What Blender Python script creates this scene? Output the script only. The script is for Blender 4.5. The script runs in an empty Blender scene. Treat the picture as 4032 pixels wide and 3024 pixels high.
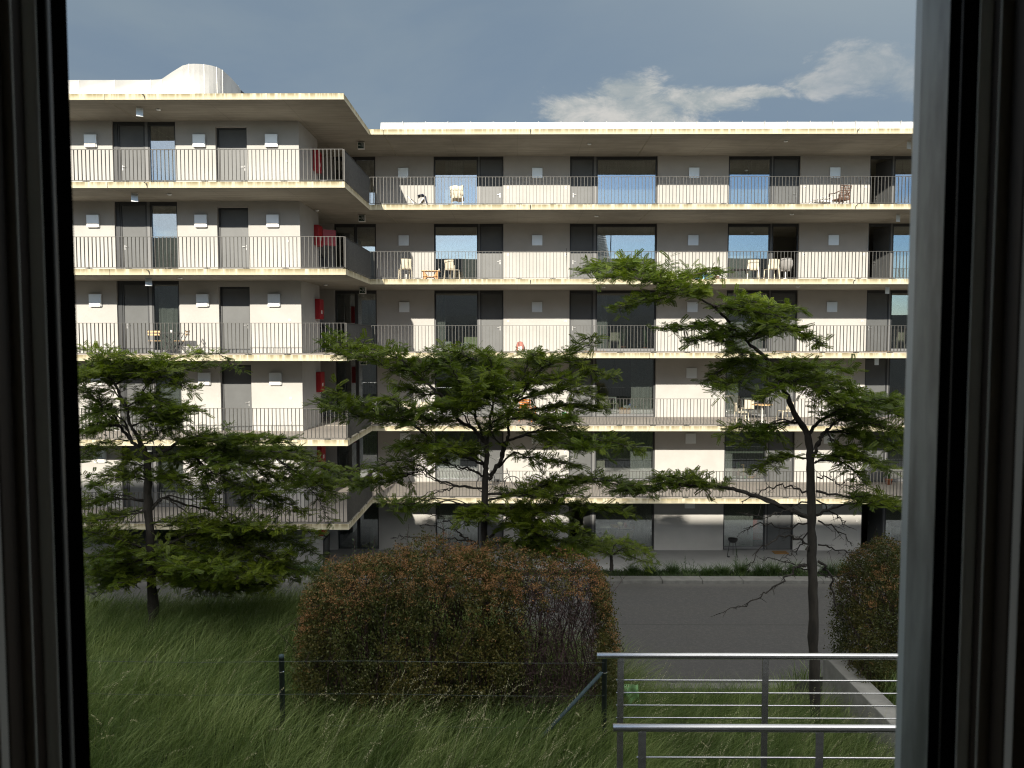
import bpy, math, random
import numpy as np
R = math.radians
random.seed(7); rng = np.random.default_rng(11)
sc = bpy.context.scene; COL = sc.collection

# ---------------------------------------------------------------- camera, sky, sun, exposure
YAW, PITCH, FPX = R(.361), R(3.206), 3030.
cd = bpy.data.cameras.new('camera'); cam = bpy.data.objects.new('camera', cd); COL.objects.link(cam)
cd.sensor_width = 36; cd.lens = FPX/4032*36; cd.clip_start = .02; cd.clip_end = 6000
cam.location = (0, 0, 0); cam.rotation_euler = (R(90)-PITCH, 0, YAW)
cd.dof.use_dof = True; cd.dof.focus_distance = 26; cd.dof.aperture_fstop = 7.5
sc.camera = cam
SUN = np.array([.158, 1, -.355]); SUN = SUN/np.linalg.norm(SUN)      # the way the light travels
EL = math.asin(-SUN[2])
sl = bpy.data.lights.new('sun', 'SUN'); sl.energy = 5.0; sl.angle = R(.55); sl.color = (1, .925, .79)
so = bpy.data.objects.new('sun', sl); COL.objects.link(so)
from mathutils import Vector, Matrix
so.rotation_euler = Vector(SUN).to_track_quat('-Z', 'Y').to_euler()
sc.view_settings.view_transform = 'Standard'; sc.view_settings.look = 'None'
sc.view_settings.exposure = 0.55; sc.view_settings.gamma = 1
sc.cycles.max_bounces = 8; sc.cycles.transparent_max_bounces = 16; sc.cycles.sample_clamp_indirect = 4
sc.cycles.filter_width = 1.15; sc.cycles.use_denoising = True; sc.cycles.denoising_prefilter = 'NONE'; sc.cycles.caustics_reflective = False; sc.cycles.caustics_refractive = False

W = bpy.data.worlds.new('World'); sc.world = W; W.use_nodes = True
nt = W.node_tree; nt.nodes.clear()
class NB:
    "small node helper"
    def __init__(s, t): s.t = t
    def n(s, typ, **k):
        x = s.t.nodes.new(typ)
        for a, b in k.items():
            if a.startswith('i_'): x.inputs[int(a[2:])].default_value = b
            else: setattr(x, a, b)
        return x
    def l(s, a, b): s.t.links.new(a, b)
    def m(s, op, a, b=None, c=None, clamp=False):
        x = s.t.nodes.new('ShaderNodeMath'); x.operation = op; x.use_clamp = clamp
        for i, v in enumerate((a, b, c)):
            if v is None: continue
            if hasattr(v, 'is_output'): s.l(v, x.inputs[i])
            else: x.inputs[i].default_value = v
        return x.outputs[0]
    def mix(s, fac, a, b, typ='MIX'):
        x = s.t.nodes.new('ShaderNodeMix'); x.data_type = 'RGBA'; x.blend_type = typ; x.clamp_factor = True
        for sock, v in ((x.inputs[0], fac), (x.inputs[6], a), (x.inputs[7], b)):
            if hasattr(v, 'is_output'): s.l(v, sock)
            elif sock.type == 'RGBA': sock.default_value = (*v, 1) if len(v) == 3 else v
            else: sock.default_value = v
        return x.outputs[2]
    def ss(s, v, lo, hi, a=0., b=1.):
        x = s.t.nodes.new('ShaderNodeMapRange'); x.interpolation_type = 'SMOOTHSTEP'
        s.l(v, x.inputs[0])
        for i, q in enumerate((lo, hi, a, b)): x.inputs[i+1].default_value = q
        return x.outputs[0]
    def noise(s, vec, scale, detail=4, rough=.55, dist=0):
        x = s.n('ShaderNodeTexNoise'); x.inputs['Scale'].default_value = scale; x.inputs['Detail'].default_value = detail
        x.inputs['Roughness'].default_value = rough; x.inputs['Distortion'].default_value = dist
        if vec is not None: s.l(vec, x.inputs['Vector'])
        return x.outputs[0]
    def mapp(s, vec, scale=(1, 1, 1), loc=(0, 0, 0)):
        x = s.n('ShaderNodeMapping'); x.inputs['Scale'].default_value = scale; x.inputs['Location'].default_value = loc
        s.l(vec, x.inputs['Vector']); return x.outputs[0]
    def sep(s, v):
        x = s.n('ShaderNodeSeparateXYZ'); s.l(v, x.inputs[0]); return x.outputs
b = NB(nt)
out = b.n('ShaderNodeOutputWorld'); bg = b.n('ShaderNodeBackground'); bg.inputs[1].default_value = .13
sky = b.n('ShaderNodeTexSky', sky_type='NISHITA', sun_disc=False, sun_elevation=EL, air_density=1.0, dust_density=.3, ozone_density=2.5)
sky.sun_rotation = math.atan2(-SUN[0], -SUN[1])
tc = b.n('ShaderNodeTexCoord'); dx, dy, dz = b.sep(tc.outputs['Generated'])
ay = b.m('MAXIMUM', dy, .05)
u = b.m('DIVIDE', dx, ay); v = b.m('DIVIDE', dz, ay)
nz1 = b.noise(b.mapp(tc.outputs['Generated'], (1, 1, 2.0)), 12, 10, .66, .35)
nz2 = b.noise(b.mapp(tc.outputs['Generated'], (1, 1, 2.4), (3, 1, 2)), 2.1, 6, .55, .4)
front = b.ss(dy, -.25, .35)
def blob(cu, cv, ru, rv):
    a = b.m('DIVIDE', b.m('SUBTRACT', u, cu), ru); c = b.m('DIVIDE', b.m('SUBTRACT', v, cv), rv)
    return b.m('SUBTRACT', 1, b.m('SQRT', b.m('ADD', b.m('MULTIPLY', a, a), b.m('MULTIPLY', c, c))))
bl = blob(.15, .295, .125, .045)
for q in ((.14, .318, .07, .030), (.235, .305, .10, .026), (.075, .292, .065, .028), (.445, .345, .085, .042), (.53, .335, .12, .05), (.385, .325, .06, .022), (.31, .315, .06, .012)):
    bl = b.m('MAXIMUM', bl, blob(*q))
dens = b.ss(b.m('ADD', bl, b.m('MULTIPLY', b.m('SUBTRACT', nz1, .5), 2.2)), .06, .58)
soft = b.ss(u, .30, .42, 1., .5)
dens = b.m('MULTIPLY', b.m('MULTIPLY', dens, front), b.m('MULTIPLY', soft, b.ss(dy, .1, .3)))
veilc = b.mix(b.ss(nz2, .35, .7), (1.02, 1.36, 1.72), (1.30, 1.62, 1.84))
veilc = b.mix(b.m('MULTIPLY', b.ss(v, .25, .55), b.ss(u, -.1, .5)), veilc, (1.85, 2.15, 2.25))
rear = b.mix(1., sky.outputs[0], (.50, .60, .74), 'MULTIPLY')
skyf = b.mix(b.m('MULTIPLY', front, .93), rear, veilc)
shade = b.ss(nz1, .38, .66)
cc = b.mix(shade, (1.9, 2.15, 2.25), (3.3, 3.25, 3.1))
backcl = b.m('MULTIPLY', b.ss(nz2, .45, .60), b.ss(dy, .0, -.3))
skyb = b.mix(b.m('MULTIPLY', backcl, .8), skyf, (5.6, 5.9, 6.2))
fin = b.mix(dens, skyb, cc)
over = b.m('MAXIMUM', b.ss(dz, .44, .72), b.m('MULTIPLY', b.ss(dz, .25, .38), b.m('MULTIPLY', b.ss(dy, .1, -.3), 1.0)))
rb = b.ss(dy, .0, -.4, 1., 2.4)      # sky brightness added overhead and behind, unseen, to light the shaded ground
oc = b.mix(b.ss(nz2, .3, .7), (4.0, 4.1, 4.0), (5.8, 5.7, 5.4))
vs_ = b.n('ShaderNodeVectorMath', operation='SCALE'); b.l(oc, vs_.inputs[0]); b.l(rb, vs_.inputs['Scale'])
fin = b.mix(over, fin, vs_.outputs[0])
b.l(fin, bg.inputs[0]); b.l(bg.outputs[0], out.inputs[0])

# ---------------------------------------------------------------- small helpers
def ray(x, y):
    "source pixel of the photograph (4032 wide) -> direction in the world"
    v = [x-2016, 1512-y, -FPX]
    c, s = math.cos(-PITCH), math.sin(-PITCH); v = [v[0], c*v[1]-s*v[2], s*v[1]+c*v[2]]
    w = [v[0], -v[2], v[1]]; c, s = math.cos(YAW), math.sin(YAW)
    return (c*w[0]-s*w[1], s*w[0]+c*w[1], w[2])
def P(x, y, Y):
    r = ray(x, y); k = Y/r[1]; return (r[0]*k, Y, r[2]*k)
def PD(x, y, Y): return P(x*1.8228, y*1.8228, Y)

class MB:
    "collects simple shapes into one mesh"
    def __init__(s): s.v = []; s.f = []
    def add(s, vs, fs):
        o = len(s.v); s.v += [tuple(q) for q in vs]; s.f += [tuple(i+o for i in q) for q in fs]; return s
    def box(s, x0, x1, y0, y1, z0, z1):
        return s.add([(x0, y0, z0), (x1, y0, z0), (x1, y1, z0), (x0, y1, z0), (x0, y0, z1), (x1, y0, z1), (x1, y1, z1), (x0, y1, z1)],
                     [(0, 3, 2, 1), (4, 5, 6, 7), (0, 1, 5, 4), (1, 2, 6, 5), (2, 3, 7, 6), (3, 0, 4, 7)])
    def bar(s, a, c, w, h=None, up=(0, 0, 1)):
        a = Vector(a); c = Vector(c); h = h or w; d = (c-a).normalized(); u = Vector(up)
        if abs(d.dot(u)) > .99: u = Vector((0, 1, 0))
        x = d.cross(u).normalized(); z = x.cross(d)
        vs = []
        for q in (a, c):
            for i, j in ((-1, -1), (1, -1), (1, 1), (-1, 1)): vs.append(q+x*(i*w/2)+z*(j*h/2))
        return s.add(vs, [(0, 1, 2, 3), (7, 6, 5, 4), (0, 4, 5, 1), (1, 5, 6, 2), (2, 6, 7, 3), (3, 7, 4, 0)])
    def tube(s, pts, rad, n=8, cap=True):
        pts = [Vector(p) for p in pts]; m = len(pts)
        if not hasattr(rad, '__len__'): rad = [rad]*m
        o = []; prev = None
        for i in range(m):
            d = (pts[min(i+1, m-1)]-pts[max(i-1, 0)])
            d = d.normalized() if d.length > 1e-9 else Vector((0, 0, 1))
            if prev is None:
                ref = Vector((0, 0, 1)) if abs(d.z) < .9 else Vector((1, 0, 0)); x = d.cross(ref).normalized()
            else:
                x = (prev-d*prev.dot(d)); x = x.normalized() if x.length > 1e-6 else d.orthogonal().normalized()
            prev = x; y = d.cross(x)
            for k in range(n):
                t = 2*math.pi*k/n; o.append(pts[i]+(x*math.cos(t)+y*math.sin(t))*rad[i])
        fs = [(i*n+k, i*n+(k+1) % n, (i+1)*n+(k+1) % n, (i+1)*n+k) for i in range(m-1) for k in range(n)]
        if cap: fs += [tuple(range(n))[::-1], tuple((m-1)*n+k for k in range(n))]
        return s.add(o, fs)
    def lathe(s, prof, c=(0, 0, 0), n=20):
        vs = []; m = len(prof)
        for r, z in prof:
            for k in range(n):
                t = 2*math.pi*k/n; vs.append((c[0]+r*math.cos(t), c[1]+r*math.sin(t), c[2]+z))
        fs = [(i*n+k, i*n+(k+1) % n, (i+1)*n+(k+1) % n, (i+1)*n+k) for i in range(m-1) for k in range(n)]
        return s.add(vs, fs)
    def build(s, name, mat, parent=None, smooth=False, bevel=0):
        me = bpy.data.meshes.new(name); me.from_pydata(s.v, [], s.f); me.validate(); me.update()
        return link(name, me, mat, parent, smooth, bevel)
def link(name, me, mat, parent=None, smooth=False, bevel=0):
    me.materials.append(mat)
    if smooth: me.polygons.foreach_set('use_smooth', [True]*len(me.polygons))
    o = bpy.data.objects.new(name, me); COL.objects.link(o)
    if parent: o.parent = parent
    if bevel:
        q = o.modifiers.new('bevel', 'BEVEL'); q.width = bevel; q.segments = 2; q.limit_method = 'ANGLE'
    return o
def npmesh(name, V, F, mat, parent=None, smooth=False):
    "V (n,3), F (m,k) numpy"
    V = np.asarray(V, np.float32); F = np.asarray(F, np.int32); k = F.shape[1]
    me = bpy.data.meshes.new(name); me.vertices.add(len(V)); me.vertices.foreach_set('co', V.ravel())
    me.loops.add(F.size); me.loops.foreach_set('vertex_index', F.ravel())
    me.polygons.add(len(F)); me.polygons.foreach_set('loop_start', np.arange(0, F.size, k, dtype=np.int32))
    me.polygons.foreach_set('loop_total', np.full(len(F), k, np.int32)); me.update(calc_edges=True)
    return link(name, me, mat, parent, smooth)
def tag(o, label=None, cat=None, group=None, kind=None):
    for k, v in (('label', label), ('category', cat), ('group', group), ('kind', kind)):
        if v: o[k] = v
    return o
def empty(name, loc=(0, 0, 0), rz=0, label=None, cat=None, group=None):
    o = bpy.data.objects.new(name, None); COL.objects.link(o); o.location = loc; o.rotation_euler = (0, 0, rz)
    o.empty_display_size = .1; return tag(o, label, cat, group)
KIDS = {}
def copy_tree(o, loc, rz, label, group=None, scale=None):
    r = o.copy(); COL.objects.link(r); r.location = loc; r.rotation_euler = (0, 0, rz); r['label'] = label
    if group: r['group'] = group
    if scale: r.scale = scale
    for ch in [c for c in bpy.data.objects if c.parent == o]:
        c = ch.copy(); COL.objects.link(c); c.parent = r
        for g in [q for q in bpy.data.objects if q.parent == ch]:
            d = g.copy(); COL.objects.link(d); d.parent = c
    return r

# ---------------------------------------------------------------- materials
def mat(name, col, rough=.6, metal=0, var=0, vscale=3, bump=0, bscale=40, spec=.5, col2=None, stretch=(1, 1, 1)):
    m = bpy.data.materials.new(name); m.use_nodes = True; t = m.node_tree; q = NB(t)
    p = t.nodes['Principled BSDF']; p.inputs['Base Color'].default_value = (*col, 1); p.inputs['Roughness'].default_value = rough
    p.inputs['Metallic'].default_value = metal; p.inputs['Specular IOR Level'].default_value = spec
    if var or col2 or bump:
        tc = q.n('ShaderNodeTexCoord'); vec = q.mapp(tc.outputs['Object'], stretch)
    if var or col2:
        nz = q.ss(q.noise(vec, vscale, 7, .6), .3, .7)
        c2 = col2 or tuple(max(0, c*(1-var)) for c in col); c1 = col if col2 else tuple(min(1, c*(1+var*.6)) for c in col)
        q.l(q.mix(nz, c1, c2), p.inputs['Base Color'])
    if bump:
        bn = q.n('ShaderNodeBump'); bn.inputs['Strength'].default_value = bump; bn.inputs['Distance'].default_value = .01
        q.l(q.noise(vec, bscale, 5, .6), bn.inputs['Height']); q.l(bn.outputs[0], p.inputs['Normal'])
    return m
def leafmat(name, c1, c2, c3, trans=.35, rough=.5):
    m = bpy.data.materials.new(name); m.use_nodes = True; t = m.node_tree; q = NB(t); t.nodes.clear()
    o = q.n('ShaderNodeOutputMaterial'); g = q.n('ShaderNodeNewGeometry'); tc = q.n('ShaderNodeTexCoord')
    r = g.outputs['Random Per Island']; nz = q.ss(q.noise(tc.outputs['Object'], 1.3, 3), .35, .65)
    c = q.mix(r, c1, c2); c = q.mix(q.m('MULTIPLY', nz, .7), c, c3)
    p = q.n('ShaderNodeBsdfPrincipled'); p.inputs['Roughness'].default_value = rough; p.inputs['Specular IOR Level'].default_value = .35
    q.l(c, p.inputs['Base Color']); tr = q.n('ShaderNodeBsdfTranslucent'); q.l(q.mix(.5, c, (c1[0]*1.5, c1[1]*1.6, c1[2]), 'MIX'), tr.inputs[0])
    mx = q.n('ShaderNodeMixShader'); mx.inputs[0].default_value = trans; q.l(p.outputs[0], mx.inputs[1]); q.l(tr.outputs[0], mx.inputs[2]); q.l(mx.outputs[0], o.inputs[0])
    return m
M = {}
M['plaster'] = mat('pale plaster', (.43, .42, .40), .9, var=.07, vscale=.9, bump=.25, bscale=90)
M['door'] = mat('grey door paint', (.088, .092, .094), .45, var=.12, vscale=1.5)
M['frame'] = mat('anthracite frame', (.032, .034, .037), .4)
M['frame_light'] = mat('grey window profile', (.15, .152, .155), .4)
M['rail'] = mat('galvanised railing steel', (.055, .053, .048), .5, .1, var=.2, vscale=12)
M['box'] = mat('white vent box enamel', (.80, .83, .84), .38, .55)
M['red'] = mat('red cabinet paint', (.36, .012, .018), .35)
M['white'] = mat('white plastic', (.72, .71, .68), .4)
M['cream'] = mat('cream plastic', (.62, .56, .43), .45)
M['black'] = mat('black metal', (.012, .012, .013), .5)
M['dark'] = mat('dark grey plastic', (.03, .03, .032), .5)
M['steel'] = mat('brushed stainless steel', (.78, .78, .79), .24, .95, var=.12, vscale=30, stretch=(.05, 1, 1))
M['zinc'] = mat('roof sheet aluminium', (.50, .495, .485), .42, .25, var=.07, vscale=.7)
M['handle'] = mat('satin handle', (.30, .30, .30), .4, .6)
M['zinc2'] = mat('cowl sheet metal', (.42, .415, .40), .38, .35, var=.12, vscale=1.2)
M['zinc_dark'] = mat('dark sheet', (.07, .07, .075), .5, .4)
M['interior'] = mat('interior wall', (.26, .255, .24), .9)
M['curtain'] = mat('off white curtain', (.42, .41, .385), .9, var=.08, vscale=4)
M['curtain_grey'] = mat('grey curtain', (.27, .26, .235), .9)
M['blind'] = mat('green grey roller blind', (.22, .24, .19), .8)
M['wood'] = mat('orange pine wood', (.55, .25, .06), .5, var=.2, vscale=6, stretch=(1, 8, 8))
M['lightwood'] = mat('light wood', (.62, .40, .19), .5, var=.2, vscale=6, stretch=(1, 8, 8))
M['navy'] = mat('navy cloth', (.02, .028, .06), .9)
M['towel'] = mat('cream towel', (.66, .60, .48), .95)
M['grey_fabric'] = mat('grey fabric', (.27, .26, .25), .9)
M['wicker'] = mat('brown wicker', (.13, .065, .04), .7, var=.5, vscale=40)
M['blue'] = mat('blue plastic', (.03, .14, .50), .4)
M['lightblue'] = mat('light blue plastic', (.15, .42, .62), .4)
M['pink'] = mat('pink backpack cloth', (.42, .16, .13), .9)
M['orange'] = mat('orange paint', (.62, .19, .03), .5)
M['coir'] = mat('coir doormat', (.25, .135, .04), 1, var=.3, vscale=50)
M['redcloth'] = mat('red upholstery', (.45, .09, .06), .9)
M['terracotta'] = mat('terracotta', (.36, .12, .05), .8)
M['yellow'] = mat('yellow plastic', (.7, .45, .03), .5)
M['lime'] = mat('pale lime board', (.55, .60, .30), .6)
M['green_plastic'] = mat('green plastic', (.05, .32, .12), .5)
M['plantgreen'] = leafmat('house plant leaf', (.05, .13, .02), (.09, .2, .03), (.03, .09, .015))
M['bark'] = mat('dark locust bark', (.030, .026, .022), .95, var=.5, vscale=9, bump=.9, bscale=28, stretch=(1, 1, .35))
M['leaf'] = leafmat('honey locust leaf', (.075, .112, .008), (.165, .205, .011), (.034, .068, .008), .42)
M['hleaf'] = leafmat('hedge leaf', (.065, .075, .018), (.15, .12, .032), (.036, .056, .015), .25)
M['blossom'] = leafmat('faded orange brown blossom', (.23, .112, .048), (.34, .175, .075), (.16, .11, .04), .15, .8)
M['deadtwig'] = mat('purple brown twig', (.055, .032, .032), .9)
M['grass'] = leafmat('long grass', (.070, .122, .021), (.37, .44, .17), (.055, .102, .021), .3, .45)
M['straw'] = leafmat('pale seed head', (.34, .33, .19), (.46, .44, .30), (.28, .27, .15), .2, .8)
M['tuft'] = leafmat('ornamental grass', (.030, .060, .016), (.080, .12, .03), (.026, .05, .016), .25)
M['weed'] = leafmat('weed leaf', (.035, .07, .022), (.06, .11, .03), (.03, .055, .02), .25)
M['soil'] = mat('dark soil and thatch', (.012, .016, .006), 1, var=.4, vscale=5, bump=.6, bscale=20)
M['kerb'] = mat('kerb stone', (.13, .128, .12), .9, var=.2, vscale=5, bump=.4, bscale=60)
M['terrace'] = mat('terrace concrete', (.25, .25, .245), .85, var=.1, vscale=.8, bump=.2, bscale=70)
M['wallconc'] = mat('weathered concrete', (.27, .265, .25), .9, var=.25, vscale=3, bump=.5, bscale=50)
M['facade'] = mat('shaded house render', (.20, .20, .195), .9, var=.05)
M['room'] = mat('room paint', (.60, .59, .56), .9)
M['gasket'] = mat('black rubber gasket', (.0015, .0015, .0015), .9, spec=0)
M['wfwhite'] = mat('painted timber window frame', (.62, .62, .58), .6)
M['cladding'] = mat('weathered grey frame cladding', (.26, .285, .295), .45, .25, var=.45, vscale=16, stretch=(1, 1, .3))
M['clad_light'] = mat('pale aluminium edge', (.62, .68, .72), .4, .2)
M['fencegreen'] = mat('blue green coated post', (.035, .06, .07), .85, var=.2, vscale=20)
M['wire'] = mat('fence wire', (.10, .12, .12), .5, .5)

def mk_glass():
    m = bpy.data.materials.new('window glass'); m.use_nodes = True; t = m.node_tree; q = NB(t); t.nodes.clear()
    o = q.n('ShaderNodeOutputMaterial'); tr = q.n('ShaderNodeBsdfTransparent'); tr.inputs[0].default_value = (.80, .84, .83, 1)
    g = q.n('ShaderNodeBsdfGlossy'); g.inputs['Roughness'].default_value = .0; g.inputs[0].default_value = (.93, .97, 1, 1)
    tc = q.n('ShaderNodeTexCoord'); bn = q.n('ShaderNodeBump'); bn.inputs['Strength'].default_value = .012; bn.inputs['Distance'].default_value = .05
    q.l(q.noise(tc.outputs['Object'], 1.1, 1), bn.inputs['Height']); q.l(bn.outputs[0], g.inputs['Normal'])
    fr = q.n('ShaderNodeFresnel'); fr.inputs[0].default_value = 1.5
    fac = q.m('ADD', .28, q.m('MULTIPLY', fr.outputs[0], .8), clamp=True)
    mx = q.n('ShaderNodeMixShader'); q.l(fac, mx.inputs[0]); q.l(tr.outputs[0], mx.inputs[1]); q.l(g.outputs[0], mx.inputs[2]); q.l(mx.outputs[0], o.inputs[0])
    return m
M['glass'] = mk_glass()

def mk_slab():
    m = bpy.data.materials.new('balcony concrete'); m.use_nodes = True; t = m.node_tree; q = NB(t); p = t.nodes['Principled BSDF']
    p.inputs['Roughness'].default_value = .85
    tc = q.n('ShaderNodeTexCoord'); ob = tc.outputs['Object']; g = q.n('ShaderNodeNewGeometry')
    x, y, z = q.sep(ob); nx, ny, nzz = q.sep(g.outputs['Normal'])
    vert = q.m('SUBTRACT', 1, q.m('ABSOLUTE', nzz), clamp=True)
    # height below the slab's top, 0..1
    h = q.m('DIVIDE', q.m('MODULO', q.m('SUBTRACT', 7.881+.2026+28.5, z), 2.85), .2026)
    st = q.noise(q.mapp(ob, (1, 1, .05)), 6.5, 6, .72)
    st2 = q.noise(q.mapp(ob, (1, 1, .6)), 1.6, 4, .6)
    a = q.m('MULTIPLY', q.ss(st, .34, .56), q.ss(h, -.1, 1.15, 1., .12)); a = q.m('MULTIPLY', a, q.ss(st2, .15, .48))
    edge = q.mix(q.m('MULTIPLY', a, .97), (.50, .46, .34), (.17, .135, .062))
    # underside: board marks, formwork joints, patches
    bd = q.noise(q.mapp(ob, (.25, 3.2, 1)), 2.2, 5, .6); pt = q.noise(ob, .55, 4, .6)
    und = q.mix(q.ss(bd, .32, .72), (.33, .312, .262), (.25, .235, .197)); und = q.mix(q.m('MULTIPLY', q.ss(pt, .4, .7), .5), und, (.165, .153, .125))
    jx = q.m('ABSOLUTE', q.m('SUBTRACT', q.m('MODULO', q.m('ADD', x, 5.11+51.2-.0), 2.56), 1.28)); jl = q.ss(jx, 1.262, 1.276)
    und = q.mix(q.m('MULTIPLY', jl, .35), und, (.12, .11, .09))
    q.l(q.mix(q.ss(vert, .4, .6), und, edge), p.inputs['Base Color'])
    bn = q.n('ShaderNodeBump'); bn.inputs['Strength'].default_value = .35; bn.inputs['Distance'].default_value = .006
    q.l(q.noise(ob, 60, 5), bn.inputs['Height']); q.l(bn.outputs[0], p.inputs['Normal'])
    return m
M['slab'] = mk_slab()
M['deck'] = mat('deck tiles', (.36, .325, .29), .8, var=.07, vscale=3)
def mk_road():
    m = mat('asphalt', (.062, .062, .064), .9); t = m.node_tree; q = NB(t); p = t.nodes['Principled BSDF']
    tc = q.n('ShaderNodeTexCoord'); ob = tc.outputs['Object']
    c = q.mix(q.noise(ob, 45, 4, .7), (.034, .034, .034), (.066, .065, .063))
    c = q.mix(q.m('MULTIPLY', q.ss(q.noise(q.mapp(ob, (.15, 1, 1)), 1.3, 4), .4, .7), .45), c, (.046, .046, .048))
    c = q.mix(q.m('MULTIPLY', q.ss(q.noise(ob, 14, 6, .75), .45, .65), .5), c, (.085, .083, .08))
    c = q.mix(q.m('MULTIPLY', q.ss(q.noise(ob, 30, 3, .6), .62, .70), .6), c, (.025, .025, .026))
    rx, ry, rz_ = q.sep(ob); sm_ = q.m('ABSOLUTE', q.m('ADD', q.m('SUBTRACT', ry, 20.9), q.m('MULTIPLY', q.noise(ob, 1.5, 4), .08)))
    c = q.mix(q.ss(sm_, .0, .05, .55, 0.), c, (.02, .02, .02))
    c = q.mix(q.ss(ry, 24.0, 24.4, 0., .5), c, (.10, .095, .085))
    q.l(c, p.inputs['Base Color'])
    bn = q.n('ShaderNodeBump'); bn.inputs['Strength'].default_value = .5; bn.inputs['Distance'].default_value = .01
    q.l(q.noise(ob, 120, 3), bn.inputs['Height']); q.l(bn.outputs[0], p.inputs['Normal']); return m
M['road'] = mk_road()

# ---------------------------------------------------------------- levels of the far building
LF, RF, LW, RW = 25.60, 29.89, 28.04, 33.36
XE, XC, ZG = -5.66, -7.84, -9.17
TS = .2026
def zb(n): return 7.881-2.85*n
def ztop(n): return zb(n)+TS
def zdeck(i): return ztop(i+1) if i < 5 else ZG
FLN = ['fifth', 'fourth', 'third', 'second', 'first', 'ground']

# ---------------------------------------------------------------- terrain, road, kerb, terrace
ZR = -7.82
def sstep(a, b, x):
    t = np.clip((x-a)/(b-a), 0, 1); return t*t*(3-2*t)
def ground_z(X, Y):
    X = np.asarray(X, float); Y = np.asarray(Y, float)
    base = -4.6 - .72*sstep(1.0, 2.0, X)*(1-sstep(4.4, 4.8, X)) - .15*sstep(4.4, 4.8, X)
    crest = 12.6 - 2.6*sstep(-1.5, 1.2, X)
    base = base + .10*np.sin(X*.9+Y*.6)*np.cos(Y*.7)
    z = base + (ZR-.03-base)*sstep(crest, 17.0, Y)
    z = np.where(Y > 24.9, -7.76 + (-9.3+7.76)*sstep(25.5, 27.6, Y), z)
    return z
xs = np.concatenate([np.arange(-70, -12, 4.), np.arange(-12, 12, .25), np.arange(12, 71, 4.)])
ys = np.concatenate([np.arange(1.2, 20, .3), np.arange(20, 24.9, 1.2), np.arange(24.91, 28, .25), [30, 40, 60]])
gx, gy = np.meshgrid(xs, ys); gz = ground_z(gx, gy)
gz = np.where((gy > 17.2) & (gy <= 24.9), ZR-.12, gz)
n0, n1 = gx.shape; idx = np.arange(n0*n1).reshape(n0, n1)
F = np.stack([idx[:-1, :-1], idx[:-1, 1:], idx[1:, 1:], idx[1:, :-1]], -1).reshape(-1, 4)
tag(npmesh('grass_bank', np.stack([gx, gy, gz], -1).reshape(-1, 3), F, M['soil'], smooth=True), kind='structure')
g = MB().box(-2500, 2500, -2500, 2500, -9.9, -9.45).build('ground', M['soil']); tag(g, kind='structure')
g = MB().box(-70, 70, 17.05, 24.45, ZR-.3, ZR).build('road', M['road']); tag(g, kind='structure')
kb = MB(); k2 = MB(); x = -69.4
while x < 70:
    kb.box(x, x+1.288, 24.45, 24.92, ZR-.3, ZR+.115); k2.box(x, x+1.288, 16.78, 17.05, ZR-.3, ZR+.09); x += 1.3
tag(kb.build('kerb', M['kerb'], bevel=.02), kind='structure'); tag(k2.build('kerb', M['kerb'], bevel=.02), kind='structure')
g = MB().box(-30, 40, 27.9, RW+.3, -9.6, ZG).build('terrace', M['terrace']); tag(g, kind='structure')
g = MB(); g.add([(-8, 27.6, -9.44), (-2, 27.6, -9.44), (-2, 27.9, ZG+.0), (-8, 27.9, ZG+.0)], [(0, 1, 2, 3)])

# ---------------------------------------------------------------- the apartment building
BD = empty('apartment_building', (0, 28, 0), 0, 'long six storey apartment block with concrete access balconies and steel bar railings', 'building')
def bp(o, par=None):
    "keep world coordinates while parenting"
    return o
class BMB(MB):
    def build(s, name, mat, parent=None, smooth=False, bevel=0, raw=False):
        return MB.build(s, name, mat, parent, smooth, bevel)
BD.location = (0, 0, 0)
def slab(x0, x1, y0, y1, n): return MB().box(x0, x1, y0, y1, zb(n), ztop(n)).build('balcony_slab', M['slab'], BD, bevel=.012)
for n in range(6):
    slab(-24, -13.506, LF, LW+5, n); slab(-13.494, XE, LF, RF-.001, n)
    slab(-13.494, -5.116, RF+.001, RW+5, n); slab(-5.104, 5.146, RF, RW+5, n); slab(5.158, 15.39, RF, RW+5, n); slab(15.402, 26, RF, RW+5, n)
    if n > 0:    # thin tiled deck sheets set back from the edges
        d = MB(); t = ztop(n)
        d.box(-23.9, XE-.12, LF+.12, RF-.05, t+.001, t+.018); d.box(-9.8, 25.9, RF+.13, RW-.01, t+.001, t+.018)
        d.build('deck_tiles', M['deck'], BD)
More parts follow.
